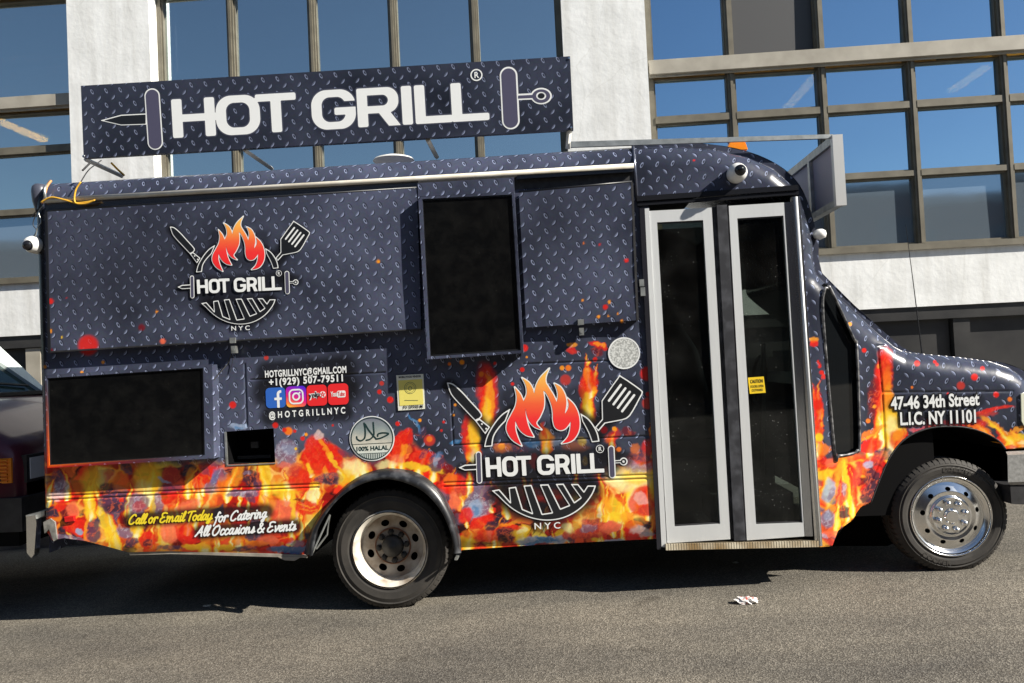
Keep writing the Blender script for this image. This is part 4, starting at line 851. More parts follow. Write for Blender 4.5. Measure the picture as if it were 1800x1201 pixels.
# ------------------------------------------------------------------ passenger doors
SD = .0
jl = MB().prism(Q([(1133, 366), (1141, 365.5), (1172, 962), (1163, 962)], -.012), .05).build('door_jamb', ALU, truck)
MB().prism(Q([(1124, 362), (1133, 361), (1162, 966), (1155, 966)], -.014), .03).build('door_jamb', mat('dark_post', (.02, .02, .026), .25), truck)
jr = MB().prism(Q([(1393, 346), (1406, 345), (1446, 960), (1433, 961)], -.016), .05).build('door_jamb', CHROME, truck)
MB().tube([at(1399, 346, -.02), at(1441, 960, -.02)], .010, 8).build('jamb_bead', ALU, jr, True)
def door(o, i, Y, label):
    m = MB(); frame_px(m, o, i, Y, .045)
    d = m.build('folding_door', ALU, truck); d['label'] = label
    g = MB().prism(Q(i, Y + .02), .008).build('pane', DOORGLASS, d)
    n = [np.array(p, float) for p in i]; c = sum(n) / 4; sh = [tuple(p + (c - p) / np.hypot(*(c - p)) * 3.) for p in n]
    mb = MB(); frame_px(mb, i, sh, Y + .008, .011); mb.build('gasket', BLACK, d)
    return d
dl = door([(1141, 371), (1251, 365), (1284, 948), (1173, 955)], [(1155, 391), (1236, 387), (1266, 921), (1186, 926)], -.006, 'silver framed left leaf of the passenger door')
dr = door([(1281, 362), (1378, 356), (1414, 943), (1313, 950)], [(1296, 384), (1377.2, 379), (1411, 919), (1329, 922)], -.006, 'silver framed right leaf of the passenger door')
MB().prism(Q([(1378.5, 356), (1393, 355), (1429, 943), (1415, 943)], .0), .05).build('door_stile', mat('polished_aluminium', (.55, .57, .60), .16, .9), dr)
MB().prism(Q([(1252.5, 364), (1260, 362), (1291, 948), (1285, 948)], .02), .03).prism(Q([(1260, 361), (1278, 360), (1311, 950), (1291, 951)], -.012), .05).build('door_seal', noisy(mat('scuffed_rubber', (.03, .03, .035), .5), 14, (.022, .023, .028), (.075, .078, .09), lo=.45, hi=.75), dl)
# ribbed step edge
st = MB()
A0, A1 = at(1170, 957, -.03), at(1440, 951, -.03); nrib = 58
for k in range(nrib):
    a = A0 + (A1 - A0) * (k + .08) / nrib; b = A0 + (A1 - A0) * (k + .82) / nrib
    st.add([a, b, b + [0, 0, -.036], a + [0, 0, -.036]], [(3, 2, 1, 0)])
    st.add([a, b, b + [0, .02, 0], a + [0, .02, 0]], [(0, 1, 2, 3)])
sp_ = MB().prism([A0 + [0, .006, 0], A1 + [0, .006, 0], A1 + [0, .006, -.038], A0 + [0, .006, -.038]], .3).build('step', mat('step_edge', (.10, .08, .05), .6), truck)
st.build('ribbed_strip', noisy(mat('worn_step_strip', (.5, .42, .28), .5), 7, (.30, .20, .09), (.66, .60, .46), lo=.35, hi=.6), sp_)

# ------------------------------------------------------------------ wheels
TYRE = noisy(mat('tyre_rubber', (.03, .03, .03), .75), 9, (.022, .020, .018), (.050, .045, .039), bump=.25, bscale=120, dist=.002)
RIMW = noisy(mat('dirty_white_rim', (.55, .5, .42), .45), 10, (.30, .23, .16), (.70, .66, .58), lo=.32, hi=.55)
RIMD = noisy(mat('dirty_wheel_disc', (.45, .4, .34), .6), 12, (.24, .18, .13), (.50, .45, .38), lo=.3, hi=.6)
HUB = noisy(mat('greasy_hub', (.02, .02, .02), .55), 20, (.012, .012, .012), (.04, .037, .033))
RUST = mat('rust_ring', (.20, .09, .05), .8)
def text_mesh(s, offset=0, spacing=1.0, shear=0):
    cu = bpy.data.curves.new('t', 'FONT'); cu.body = s; cu.offset = offset; cu.space_character = spacing; cu.shear = shear; cu.resolution_u = 4; cu.fill_mode = 'FRONT'
    ob = bpy.data.objects.new('t', cu); sc.collection.objects.link(ob)
    dg = bpy.context.evaluated_depsgraph_get(); ev = ob.evaluated_get(dg); me = ev.to_mesh()
    v = np.array([tuple(p.co)[:2] for p in me.vertices]) if len(me.vertices) else np.zeros((0, 2)); f = [tuple(p.vertices) for p in me.polygons]
    ev.to_mesh_clear(); bpy.data.objects.remove(ob); bpy.data.curves.remove(cu)
    return v, f
HV = text_mesh('H')[0]; CAPH = HV[:, 1].max()
def tyre(parent, c, R, W, r_in, dual=False):
    p = [(r_in, .030), (r_in + .008, .012), (r_in + .03, .003), (r_in + (R - r_in) * .5, 0), (R - .045, .008), (R - .038, .004), (R - .03, .012), (R - .014, .022), (R - .006, .034), (R - .006, .05)]
    prof = p + [(R - .006, W - .05)] + [(r, W - d) for r, d in p[::-1]]
    m = MB().lathe(prof, c, 96)
    nb = 62
    for k in range(nb):                         # shoulder lugs and tread blocks
        for s in (0, 1):
            a0 = (k + .12 + .5 * s * 0) * 2 * math.pi / nb; a1 = (k + .80) * 2 * math.pi / nb
            pr = [(R - .026, .012), (R - .006, .026), (R, .036), (R, .075)] if s == 0 else [(R, W - .075), (R, W - .036), (R - .006, W - .026), (R - .026, W - .012)]
            v = [(c[0] + r * math.cos(a), c[1] + d, c[2] + r * math.sin(a)) for a in (a0, a1) for r, d in pr]
            v += [(c[0] + (R - .02) * math.cos(a), c[1] + (.03 if s == 0 else W - .03), c[2] + (R - .02) * math.sin(a)) for a in (a0, a1)]
            m.add(v, [(0, 1, 5, 4), (1, 2, 6, 5), (2, 3, 7, 6), (0, 8, 3, 2, 1), (4, 5, 6, 7, 9)])
    for d in (.095, .13):
        m.lathe([(R - .006, d - .012), (R, d - .010), (R, d + .010), (R - .006, d + .012)], c, 96)
    return m.build('tyre', TYRE, parent, False)
def disc_mesh(name, c, R, r0, holes, yfn, m, parent, step=.004):
    def sdf(U, V):
        r = np.hypot(U, V); s = np.maximum(r - R, r0 - r)
        for hx, hz, ha, hb, an in holes:
            dx, dz = U - hx, V - hz; u = dx * math.cos(an) + dz * math.sin(an); v = -dx * math.sin(an) + dz * math.cos(an)
            s = np.maximum(s, (1 - np.hypot(u / ha, v / hb)) * min(ha, hb))
        return s
    g = np.arange(-R - .01, R + .011, step)
    return ms_obj(name, sdf, g, g, lambda u, v: np.stack([c[0] + u, c[1] + yfn(np.hypot(u, v)), c[2] + v], -1), m, parent)
def ring_pts(n, r, a0=0): return [(r * math.cos(a0 + k * 2 * math.pi / n), r * math.sin(a0 + k * 2 * math.pi / n), a0 + k * 2 * math.pi / n) for k in range(n)]
# rear dual wheel: deep dish
RC = at(684, 967, .03); RR = (at(684, 967, .03) - at(690, 1073, .03))[2]
wr = tag(MB().lathe([(.238, .0), (.245, .012), (.24, .03)], RC, 64).lathe([(.232, .005), (.215, .02), (.205, .07), (.198, .12), (.20, .125)], RC, 64).build('wheel', RIMW, truck, True), 'rear dual wheel with dirty white dished rim')
tyre(wr, RC, RR, .21, .235)
t2 = tyre(wr, RC + np.array([0, .27, 0]), RR, .21, .235)
hs = [(x, z, .021, .027, a) for x, z, a in ring_pts(8, .152, .3)]
disc_mesh('wheel_disc', RC, .2, .055, hs, lambda r: .122 - .010 * np.clip((r - .1) / .1, 0, 1), RIMD, wr)
MB().lathe([(.21, .19), (0, .19)], RC, 40).build('brake_drum', DARK, wr)
MB().lathe([(.117, .113), (.112, .108), (.107, .113)], RC, 48).build('rust_ring', RUST, wr, True)
MB().lathe([(.07, .12), (.068, .09), (.055, .075), (.035, .07), (.03, .055), (0, .05)], RC, 32).build('hub', HUB, wr, True)
for x, z, a in ring_pts(8, .09, .1):
    MB().lathe([(.020, .12), (.019, .095), (.012, .086), (0, .084)], RC + np.array([x, 0, z]), 6).build('lug_nut', HUB, wr)
# front wheel with chrome cover
FC = at(1673, 908, .125); FR = (FC - at(1673, 1009, .125))[2]
wf_ = tag(MB().lathe([(.236, .012), (.243, .0), (.247, .008), (.244, .03)], FC, 72).lathe([(.232, .012), (.222, .014), (.212, .03), (.206, .035)], FC, 72).build('wheel', CHROME, truck, True), 'front wheel with chrome dome cover')
tyre(wf_, FC, FR, .215, .238)
hs = [(x, z, .013, .016, a) for x, z, a in ring_pts(9, .165, .2)]
disc_mesh('wheel_cover', FC, .207, .0, hs, lambda r: np.interp(r, [0, .04, .045, .1, .115, .125, .15, .207], [-.012, -.012, .002, .006, .002, .018, .012, .036]), CHROME, wf_, .0035)
MB().lathe([(.2, .09), (0, .09)], FC, 32).build('brake_drum', DARK, wf_)
for x, z, a in ring_pts(8, .083, .25):
    MB().lathe([(.019, .006), (.018, -.012), (.012, -.021), (0, -.024)], FC + np.array([x, 0, z]), 14).build('lug_nut', CHROME, wf_, True)
def arc_text(s, c, r, a_mid, h, Y, flip, parent, m, bold=.02):
    v, f = text_mesh(s, bold, 1.1)
    k = h / CAPH; wdt = (v[:, 0].max() - v[:, 0].min()) * k; x = (v[:, 0] - v[:, 0].min()) * k - wdt / 2; y = v[:, 1] * k
    if not flip: a = a_mid - x / r; rr = r + y
    else: a = a_mid + x / r; rr = r - y
    P = np.stack([c[0] + rr * np.cos(a), np.full(len(a), Y), c[2] + rr * np.sin(a)], -1)
    o = mk('tyre_lettering', P, f, m, parent); return o
TLET = mat('raised_rubber_letters', (.055, .050, .044), .6)
arc_text('DISCOVERER', FC, FR - .072, math.radians(72), .026, FC[1] - .0015, False, wf_, TLET)
arc_text('COOPER', FC, FR - .050, math.radians(248), .030, FC[1] - .0015, True, wf_, TLET)
# rear flare
FO = [(534, 974), (546, 932), (573, 890), (610, 851), (650, 829), (692, 823), (737, 832), (772, 860), (797, 903), (809, 945), (811, 972)]
FI = [(550, 977), (560, 928), (589, 884), (624, 857), (662, 844), (698, 845), (739, 861), (770, 891), (788, 926), (797, 958), (798, 974)]
fo = spline(FO, 5, False); fi = spline(FI, 5, False); v = []; f = []
for a, b in zip(fo, fi):
    a, b = np.array(a), np.array(b)
    v += [at(*a, .003), at(*(a * .75 + b * .25), -.045), at(*(a * .3 + b * .7), -.072), at(*b, -.07), at(*(b * 1.0), -.04), at(*(a * .3 + b * .7), .02)]
for i in range(len(fo) - 1):
    for k in range(5): f.append((i * 6 + k, i * 6 + k + 1, (i + 1) * 6 + k + 1, (i + 1) * 6 + k))
FLARE = noisy(mat('scuffed_black_flare', (.03, .03, .035), .35), 12, (.016, .017, .020), (.13, .135, .145), lo=.5, hi=.78)
fl = mk('wheel_arch_flare', v, f, FLARE, truck, True)
MB().box(tuple(at(799, 985, -.05)), tuple(at(808, 974, .06))).build('flare_foot', STEEL, fl)
MB().tube([at(548, 975, -.06), at(580, 905, .0), at(575, 940, .02), at(556, 965, .0)], .006, 6).build('flare_bracket', STEEL, fl)

# ------------------------------------------------------------------ roof sign, rack, lamps, cameras, cables
SY = .03
PALEALU = mat('weathered_strut', (.72, .70, .66), .6)
SQ = [(142, 151), (1002, 99), (1008, 228), (147, 278)]
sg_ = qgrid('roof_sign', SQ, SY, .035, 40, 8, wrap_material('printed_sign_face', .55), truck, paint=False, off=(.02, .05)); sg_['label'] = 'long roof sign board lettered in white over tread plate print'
for p, q, Y1 in (((150, 280), (215, 310), .35), ((430, 264), (478, 297), .35), ((752, 246), (768, 277), .25), ((1001, 229), (998, 262), .1)):
    MB().tube([at(*p, SY + .03), at(*q, Y1)], .016, 4).build('sign_strut', PALEALU, sg_)
for p in ((147, 275), (1000, 103), (1004, 225)):
    MB().lathe([(.009, 0), (.007, -.005), (0, -.006)], at(*p, SY - .001), 10).build('bolt', CHROME, sg_)
rk = MB().prism(Q([(1003, 249), (1464, 236), (1464, 243), (1003, 259)], .06), .02).build('rack_bar', STEEL, truck)
# sign box across the nose, seen from behind
c0 = at(1463, 237, .02); c1 = at(1478, 362, .02); c2 = at(1465, 362, .02)
nb_ = MB().box((c0[0], .02, c2[2]), (c0[0] + .062, .06, c0[2])).build('front_sign', mat('pale_aluminium', (.72, .72, .70), .35, .5), truck)
for (z0, z1, x0, dx, y0, y1, m, nm) in ((c0[2] - .05, c0[2] - .0, c0[0], .05, .061, 2.1, STEEL, 'top_rail'), (c2[2], c2[2] + .04, c0[0], .05, .061, 2.1, STEEL, 'bottom_rail'), (c2[2] + .041, c0[2] - .051, c0[0] + .02, .02, .062, 2.09, mat('lilac_grey_back_panel', (.40, .40, .48), .5), 'back_panel')):
    MB().box((x0, y0, z0), (x0 + dx, y1, z1)).build(nm, m, nb_)
for y in (.45, 1.05, 1.65): MB().box((c0[0] - .005, y, c2[2] + .042), (c0[0] + .019, y + .04, c0[2] - .052)).build('stiffener', STEEL, nb_)
# amber marker, roof vent
AMB = mat('amber_lens', (.9, .28, .02), .2); bsdf(AMB).inputs['Subsurface Weight'].default_value = .3
am = MB(); c = at(1296, 258, .15)
am.add([c + np.array(p) for p in ((-.07, 0, -.02), (.065, 0, -.02), (.05, 0, .03), (-.04, 0, .035), (-.07, .14, -.02), (.065, .14, -.02), (.05, .12, .03), (-.04, .12, .035))], [(0, 1, 2, 3), (4, 7, 6, 5), (3, 2, 6, 7), (1, 5, 6, 2), (0, 3, 7, 4), (0, 4, 5, 1)])
am.build('marker_lamp', AMB, truck)
c = at(692, 283, .75)
MB().lathe([(.15, 0), (.14, .012), (.09, .028), (0, .034)], c, 32, 'z').build('roof_vent', mat('white_plastic', (.75, .75, .72), .5), truck, True)
CAMW = mat('camera_white', (.80, .80, .78), .35)
def dome(c, ax, R, look):
    m = MB().lathe([(R * .95, .06), (R, .03), (R * .98, -.005), (R * .8, -.03), (R * .45, -.045), (0, -.048)], c, 32, 'y')
    o = m.build('security_camera', CAMW, truck, True)
    e = MB(); d = Vector(look).normalized(); q = d.to_track_quat('Z', 'Y'); cc = Vector(tuple(c)) + Vector((0, -.012, 0)) + d * R * .42
    rings = [(.0, .034), (.020, .031), (.030, .018), (.033, 0)]; v = []; f = []; n = 20
    for r, h in rings:
        for k in range(n): v.append(cc + q @ Vector((r * R / .055 * math.cos(k * 2 * math.pi / n), r * R / .055 * math.sin(k * 2 * math.pi / n), h)))
    for i in range(3):
        for k in range(n): f.append((i * n + k, i * n + (k + 1) % n, (i + 1) * n + (k + 1) % n, (i + 1) * n + k))
    e.add(v, f); e.build('lens', mat('camera_lens', (.01, .01, .012), .08), o, True)
    return o
tag(dome(at(1297, 303, -.07), 0, .058, (.2, -1, .1)), 'white dome camera above the door')
tag(dome(at(57, 430, -.02), 0, .056, (-.1, -1, -.45)), 'white dome camera on the rear corner')
MB().box(tuple(at(60, 446, .0)), tuple(at(76, 416, .05))).build('camera_bracket', CAMW, truck)
MB().lathe([(.02, .03), (.035, .02), (.04, 0), (.035, -.02), (.0, -.035)], at(1441, 412, .09), 16, 'z').build('mirror_cap', CAMW, truck, True)
def cable(name, pts, Y, r, m):
    p = spline(pts, 5, False); ys = np.interp(np.linspace(0, 1, len(p)), np.linspace(0, 1, len(Y)), Y)
    return MB().tube([at(q[0], q[1], y) for q, y in zip(p, ys)], r, 6).build(name, m, truck, True)
YEL = mat('yellow_cable', (.75, .42, .04), .5); ORA = mat('orange_cable', (.75, .30, .10), .5)
cable('extension_cable', [(72, 356), (90, 347), (115, 352), (135, 357), (160, 354), (166, 352), (150, 358), (132, 356), (133, 335), (142, 320)], [-.06, -.07], .0055, YEL)
cable('extension_cable', [(90, 318), (82, 330), (78, 350), (74, 356)], [.03, -.06], .007, ORA)
cable('extension_cable', [(196, 287), (208, 299), (218, 308)], [.06, .25], .007, YEL)
cable('signal_wire', [(142, 320), (155, 300), (170, 288), (178, 282)], [-.06, .03], .0035, BLACK)
cable('signal_wire', [(145, 300), (153, 292), (160, 285)], [0, .04], .006, BLACK)
cable('signal_wire', [(70, 362), (62, 380), (58, 395), (64, 405), (58, 418)], [-.02, -.03], .003, BLACK)
cable('signal_wire', [(76, 362), (68, 372), (72, 390), (66, 400), (62, 420)], [-.02, -.03], .003, STEEL)
cable('signal_wire', [(74, 360), (58, 378), (54, 382)], [-.02, -.03], .003, BLACK)
MB().tube([at(1621, 624, .25), at(1607, 510, .25), at(1592, 395, .25)], [.0045, .003, .0016], 6).build('antenna', INK, truck)
MB().lathe([(.022, -.01), (.02, .01), (.008, .018), (0, .02)], at(1621, 626, .25), 16, 'z').build('antenna_base', INK, truck, True)
# front bumper and corner lamp
bq = MB(); P0 = at(1770, 800, .06)
bq.add([at(1768, 794, .10), at(1845, 790, .06), at(1845, 850, .05), at(1776, 853, .05), at(1772, 848, .035), at(1771, 800, .04), at(1845, 797, .03), at(1845, 845, .03)], [(5, 4, 7, 6), (0, 5, 6, 1), (4, 3, 2, 7)])
bq.build('front_bumper', noisy(mat('grey_bumper', (.32, .32, .31), .5, .3), 60, (.24, .24, .23), (.38, .38, .37)), truck)
MB().prism(Q([(1776, 855), (1846, 853), (1846, 890), (1778, 886)], .05), .25).build('bumper_valance', BLACK, truck)
MB().prism(Q([(1795, 693), (1803, 690), (1845, 690), (1845, 745), (1800, 748), (1796, 740)], .10), .05).build('corner_lamp', mat('pale_lamp_lens', (.70, .72, .58), .2), truck)
MB().box((at(1846, 700, .1)[0], .14, .55), (at(1846, 700, .1)[0] + .05, 1.95, 1.15)).build('grille', INK, truck)
# rear bumper bracket and tail marker
rb = MB().prism(Q([(46, 908), (62, 906), (64, 920), (60, 975), (55, 981), (47, 972)], .02), .05).build('rear_bumper', CHROME, truck)
MB().prism(Q([(45, 906), (78, 898), (78, 906), (62, 914), (47, 916)], .03), .25).build('bumper_top', STEEL, rb)
MB().prism(Q([(76, 918), (88, 912), (96, 918), (100, 948), (94, 952), (86, 930), (78, 938)], -.012), .03).build('torn_trim', noisy(mat('scraped_sheet', (.5, .48, .44), .5), 20, (.10, .10, .09), (.34, .33, .30)), truck)
MB().bevel_quad(Q([(112, 909), (130, 907), (131, 917), (113, 919)], -.016), .016, .004).build('side_marker', mat('red_lens', (.55, .01, .01), .15), truck)
# lower sill
MB().prism(Q([(225, 970), (300, 969), (540, 976), (540, 981), (300, 974), (228, 976)], .035), .02).prism(Q([(488, 979), (530, 979), (518, 986), (500, 985)], .03), .02).build('sill_flange', noisy(mat('beige_flange', (.3, .27, .23), .7), 10, (.18, .16, .13), (.38, .35, .30)), truck)
# ------------------------------------------------------------------ lettering and logos (cut vinyl, each its own part)
def decal(name, sdf, box, step, zmap, Y, m, parent, color=None):
    us = np.arange(box[0], box[2] + step, step); vs = np.arange(box[1], box[3] + step, step)
    def mp(u, v):
        px, py = zmap((u, v)); return atv(px, py, Y)
    return ms_obj(name, sdf, us, vs, mp, m, parent, color=color, smooth=False)
def glyphs(U, V, items, wv, wh, r=.05):
    s = np.full(U.shape, 9.)
    def B(x0, y0, x1, y1): return sd_rbox(U, V, x0, y0, x1, y1, r)
    for ch, a, b in items:
        if b - a < .001: continue
        m = (a + b) / 2
        if ch == 'H': g = np.minimum(np.minimum(B(a, 0, a + wv, 1), B(b - wv, 0, b, 1)), B(a + .05, .5 - wh / 2, b - .05, .5 + wh / 2))
        elif ch == 'I': g = B(a, 0, a + wv, 1)
        elif ch == 'T': g = np.minimum(B(a, 1 - wh, b, 1), B(m - wv / 2, 0, m + wv / 2, 1))
        elif ch == 'L': g = np.minimum(B(a, 0, a + wv, 1), B(a, 0, b, wh))
        elif ch in 'OG':
            R = .40 if b - a > .9 else .34
            g = np.maximum(sd_rbox(U, V, a, -.01, b, 1.01, R), -sd_rbox(U, V, a + wv, wh - .01, b - wv, 1.01 - wh, max(R - wh, .06)))
            if ch == 'G':
                g = np.maximum(g, -sd_rbox(U, V, m, .545, b + .3, .70, .01)); g = np.minimum(g, B(m + .02, .545 - wh, b - .01, .545))
        elif ch == 'R':
            bowl = np.maximum(sd_rbox(U, V, a - .4, .34, b - .03, 1, .3), -sd_rbox(U, V, a - .4, .34 + wh, b - .03 - wv, 1 - wh, .15)); bowl = np.maximum(bowl, a + .05 - U)
            leg = sd_poly(U, V, [(a + (b - a) * .45, .42), (a + (b - a) * .45 + wv * 1.15, .42), (b, 0), (b - wv * 1.15, 0)])
            g = np.minimum(np.minimum(B(a, 0, a + wv, 1), bowl), leg)
        s = np.minimum(s, g)
    return s
SIGN_T = [('H', 0, 1.12), ('O', 1.14, 2.29), ('T', 2.18, 3.24), ('G', 3.63, 4.78), ('R', 4.82, 5.93), ('I', 5.98, 6.24), ('L', 6.32, 7.28), ('L', 7.27, 8.24)]
LOGO_T = [('H', 0, .79), ('O', .84, 1.64), ('T', 1.56, 2.34), ('G', 2.63, 3.51), ('R', 3.56, 4.32), ('I', 4.37, 4.58), ('L', 4.64, 5.36), ('L', 5.34, 6.04)]
# --- roof sign
SZ = lambda uv: (304.5 + uv[0] * 67.5 - uv[1] * 4., 243 - uv[0] * 67.5 * .0575 - uv[1] * 68)
ST = lambda U, V: glyphs(U, V, SIGN_T, .27, .19, .045)
decal('sign_lettering', lambda U, V: ST(U, V) - .035, (-.1, -.1, 8.4, 1.1), .025, SZ, SY - .001, mat('sign_letter_edge', (.045, .05, .08), .4), sg_)
decal('sign_lettering', ST, (-.1, -.1, 8.4, 1.1), .02, SZ, SY - .002, WHITE_V, sg_)
ID = lambda uv: uv
def caps(U, V, a, b, r): return sd_line(U, V, [a, b]) - r
blade = [(176, 212), (213, 202), (262, 199.5), (262, 219), (213, 220.5)]
def skL(U, V): return np.minimum(sd_poly(U, V, blade), caps(U, V, (267.5, 169), (273, 250), 13.5))
def ringR(U, V, cx, cy, rx, ry): return (np.hypot((U - cx) / rx, (V - cy) / ry) - 1) * min(rx, ry)
def skR(U, V): return np.minimum(np.minimum(caps(U, V, (894, 133), (898, 212), 15.5), caps(U, V, (905, 171), (937, 169.5), 5.5)), ringR(U, V, 951.5, 169, 18.5, 14.5))
decal('sign_skewer', skL, (170, 150, 290, 268), .8, ID, SY - .001, WHITE_V, sg_)
decal('sign_skewer', skR, (875, 112, 975, 232), .8, ID, SY - .001, WHITE_V, sg_)
decal('skewer_fill', lambda U, V: np.maximum(sd_poly(U, V, blade) + 1.7, U - 256), (170, 190, 262, 225), .7, ID, SY - .002, INK, sg_)
decal('skewer_fill', lambda U, V: np.minimum(caps(U, V, (267.5, 169), (273, 250), 11.3), 99), (250, 150, 290, 268), .8, ID, SY - .002, PURPLE_V, sg_)
decal('skewer_fill', lambda U, V: caps(U, V, (894, 133), (898, 212), 12.6), (875, 112, 915, 232), .8, ID, SY - .002, PURPLE_V, sg_)
decal('skewer_fill', lambda U, V: np.maximum(np.minimum(np.maximum(caps(U, V, (905, 171), (937, 169.5), 2.6), 911 - U), ringR(U, V, 951.5, 169, 15.6, 11.8)), -ringR(U, V, 951.5, 168.5, 9, 7.2)), (905, 150, 975, 190), .6, ID, SY - .002, PURPLE_V, sg_)
decal('skewer_fill', lambda U, V: ringR(U, V, 951.5, 168.5, 6, 4.8), (940, 160, 962, 177), .6, ID, SY - .002, INK, sg_)
def text_px(name, s, p0, p1, h, Y, m, parent, bold=0, spacing=1., shear=0, up=(-.045, -1)):
    v, f = text_mesh(s, bold, spacing, shear)
    x = (v[:, 0] - v[:, 0].min()) / (v[:, 0].max() - v[:, 0].min()); y = v[:, 1] / CAPH
    px = p0[0] + (p1[0] - p0[0]) * x + up[0] * h * y; py = p0[1] + (p1[1] - p0[1]) * x + up[1] * h * y
    return mk(name, atv(px, py, Y), f, m, parent)
def reg(c, r, Y, par, lw=1.4):
    decal('registered_mark', lambda U, V: np.abs(np.hypot(U - c[0], V - c[1]) - r) - lw / 2, (c[0] - r - 2, c[1] - r - 2, c[0] + r + 2, c[1] + r + 2), r / 12, ID, Y, WHITE_V, par)
    text_px('registered_mark', 'R', (c[0] - r * .35, c[1] + r * .55), (c[0] + r * .5, c[1] + r * .5), r * 1.05, Y, WHITE_V, par, .02)
reg((837.5, 132), 9.5, SY - .002, sg_, 2.2)

# --- grill logo, drawn once in its own units
FLAME = spline([(515, 540, 1), (452, 500), (416, 440), (420, 385), (447, 330), (474, 275), (481, 215), (468, 152, 1), (505, 195), (527, 244, 1), (547, 195), (541, 140), (516, 90, 1), (560, 118), (585, 155), (597, 194, 1), (610, 140), (640, 85), (697, 28, 1), (676, 78), (674, 118), (692, 152), (722, 200), (746, 250, 1), (753, 205), (746, 165), (729, 127, 1), (772, 152), (802, 205), (810, 262), (800, 328, 1), (820, 292), (823, 258), (812, 221, 1), (858, 265), (888, 325), (898, 395), (888, 450), (860, 495), (825, 516), (777, 525, 1), (815, 485), (832, 440), (838, 382, 1), (805, 425), (768, 437), (735, 418), (721, 370), (719, 320), (710, 270), (688, 215), (660, 178), (664, 230), (660, 290), (635, 350), (612, 392), (646, 433, 1), (600, 415), (566, 380), (547, 335), (540, 295), (545, 350), (562, 415), (595, 481, 1), (545, 470), (500, 432), (473, 377, 1), (474, 430), (490, 485)], 5)
KNIFE = spline([(22, 124, 1), (62, 132), (120, 182), (180, 248), (250, 328), (238, 360, 1), (208, 374, 1), (130, 292), (60, 215), (38, 175)], 3)
HANDLE = [(236, 362), (304, 416), (274, 461), (210, 376)]
ARC_L = spline([(438, 297, 1), (408, 376, 1), (365, 422), (330, 478), (320, 542, 1), (268, 546, 1), (288, 472), (335, 390), (385, 332)], 4)
ARC_R = spline([(903, 328, 1), (952, 360), (990, 408), (1015, 458), (1026, 510, 1), (978, 515, 1), (955, 452), (916, 378, 1)], 4)
SPAT = spline([(1150, 90), (1172, 82), (1298, 168), (1310, 192), (1300, 215), (1228, 342), (1175, 370, 1), (1065, 391, 1), (1020, 443, 1), (1001, 416, 1), (1046, 364, 1), (1043, 242, 1)], 3)
bw = [(320, 836), (366, 828), (440, 913), (430, 817), (476, 811), (520, 958), (585, 985), (528, 803), (578, 799), (650, 990), (716, 980), (636, 797), (690, 795), (770, 955), (829, 932), (740, 793), (790, 791), (862, 913), (905, 882), (840, 793), (886, 793), (925, 842), (950, 803), (1003, 803)]
arc_b = [(1003 - 0, 803), (985, 850), (955, 897), (915, 942), (865, 980), (805, 1010), (740, 1027), (668, 1031), (595, 1020), (525, 996), (460, 960), (405, 915), (360, 870)]
BOWL = bw + spline(arc_b, 4, False)[1:]
SKL = [(100, 684), (140, 666), (222, 661), (222, 697), (140, 701)]
def bars(U, V, g=0): return np.minimum(caps(U, V, (230, 596), (236, 770), 19 - g), caps(U, V, (1105, 560), (1113, 732), 22 - g))
def ringL(U, V): return np.minimum(caps(U, V, (1120, 646), (1170, 643), 10), np.hypot(U - 1187, V - 643) - 26)
SH = [KNIFE, HANDLE, ARC_L, ARC_R, SPAT, BOWL, SKL]
def fill(U, V, g):
    s = np.full(U.shape, 1e9)
    for p in SH: s = np.minimum(s, sd_poly(U, V, p) + g)
    return s
LW = 8.0
SLOTS = (((1168, 138), (1090, 242)), ((1198, 161), (1120, 266)), ((1227, 184), (1149, 289)), ((1256, 206), (1177, 312)))
BX = (0, 20, 1330, 1045)
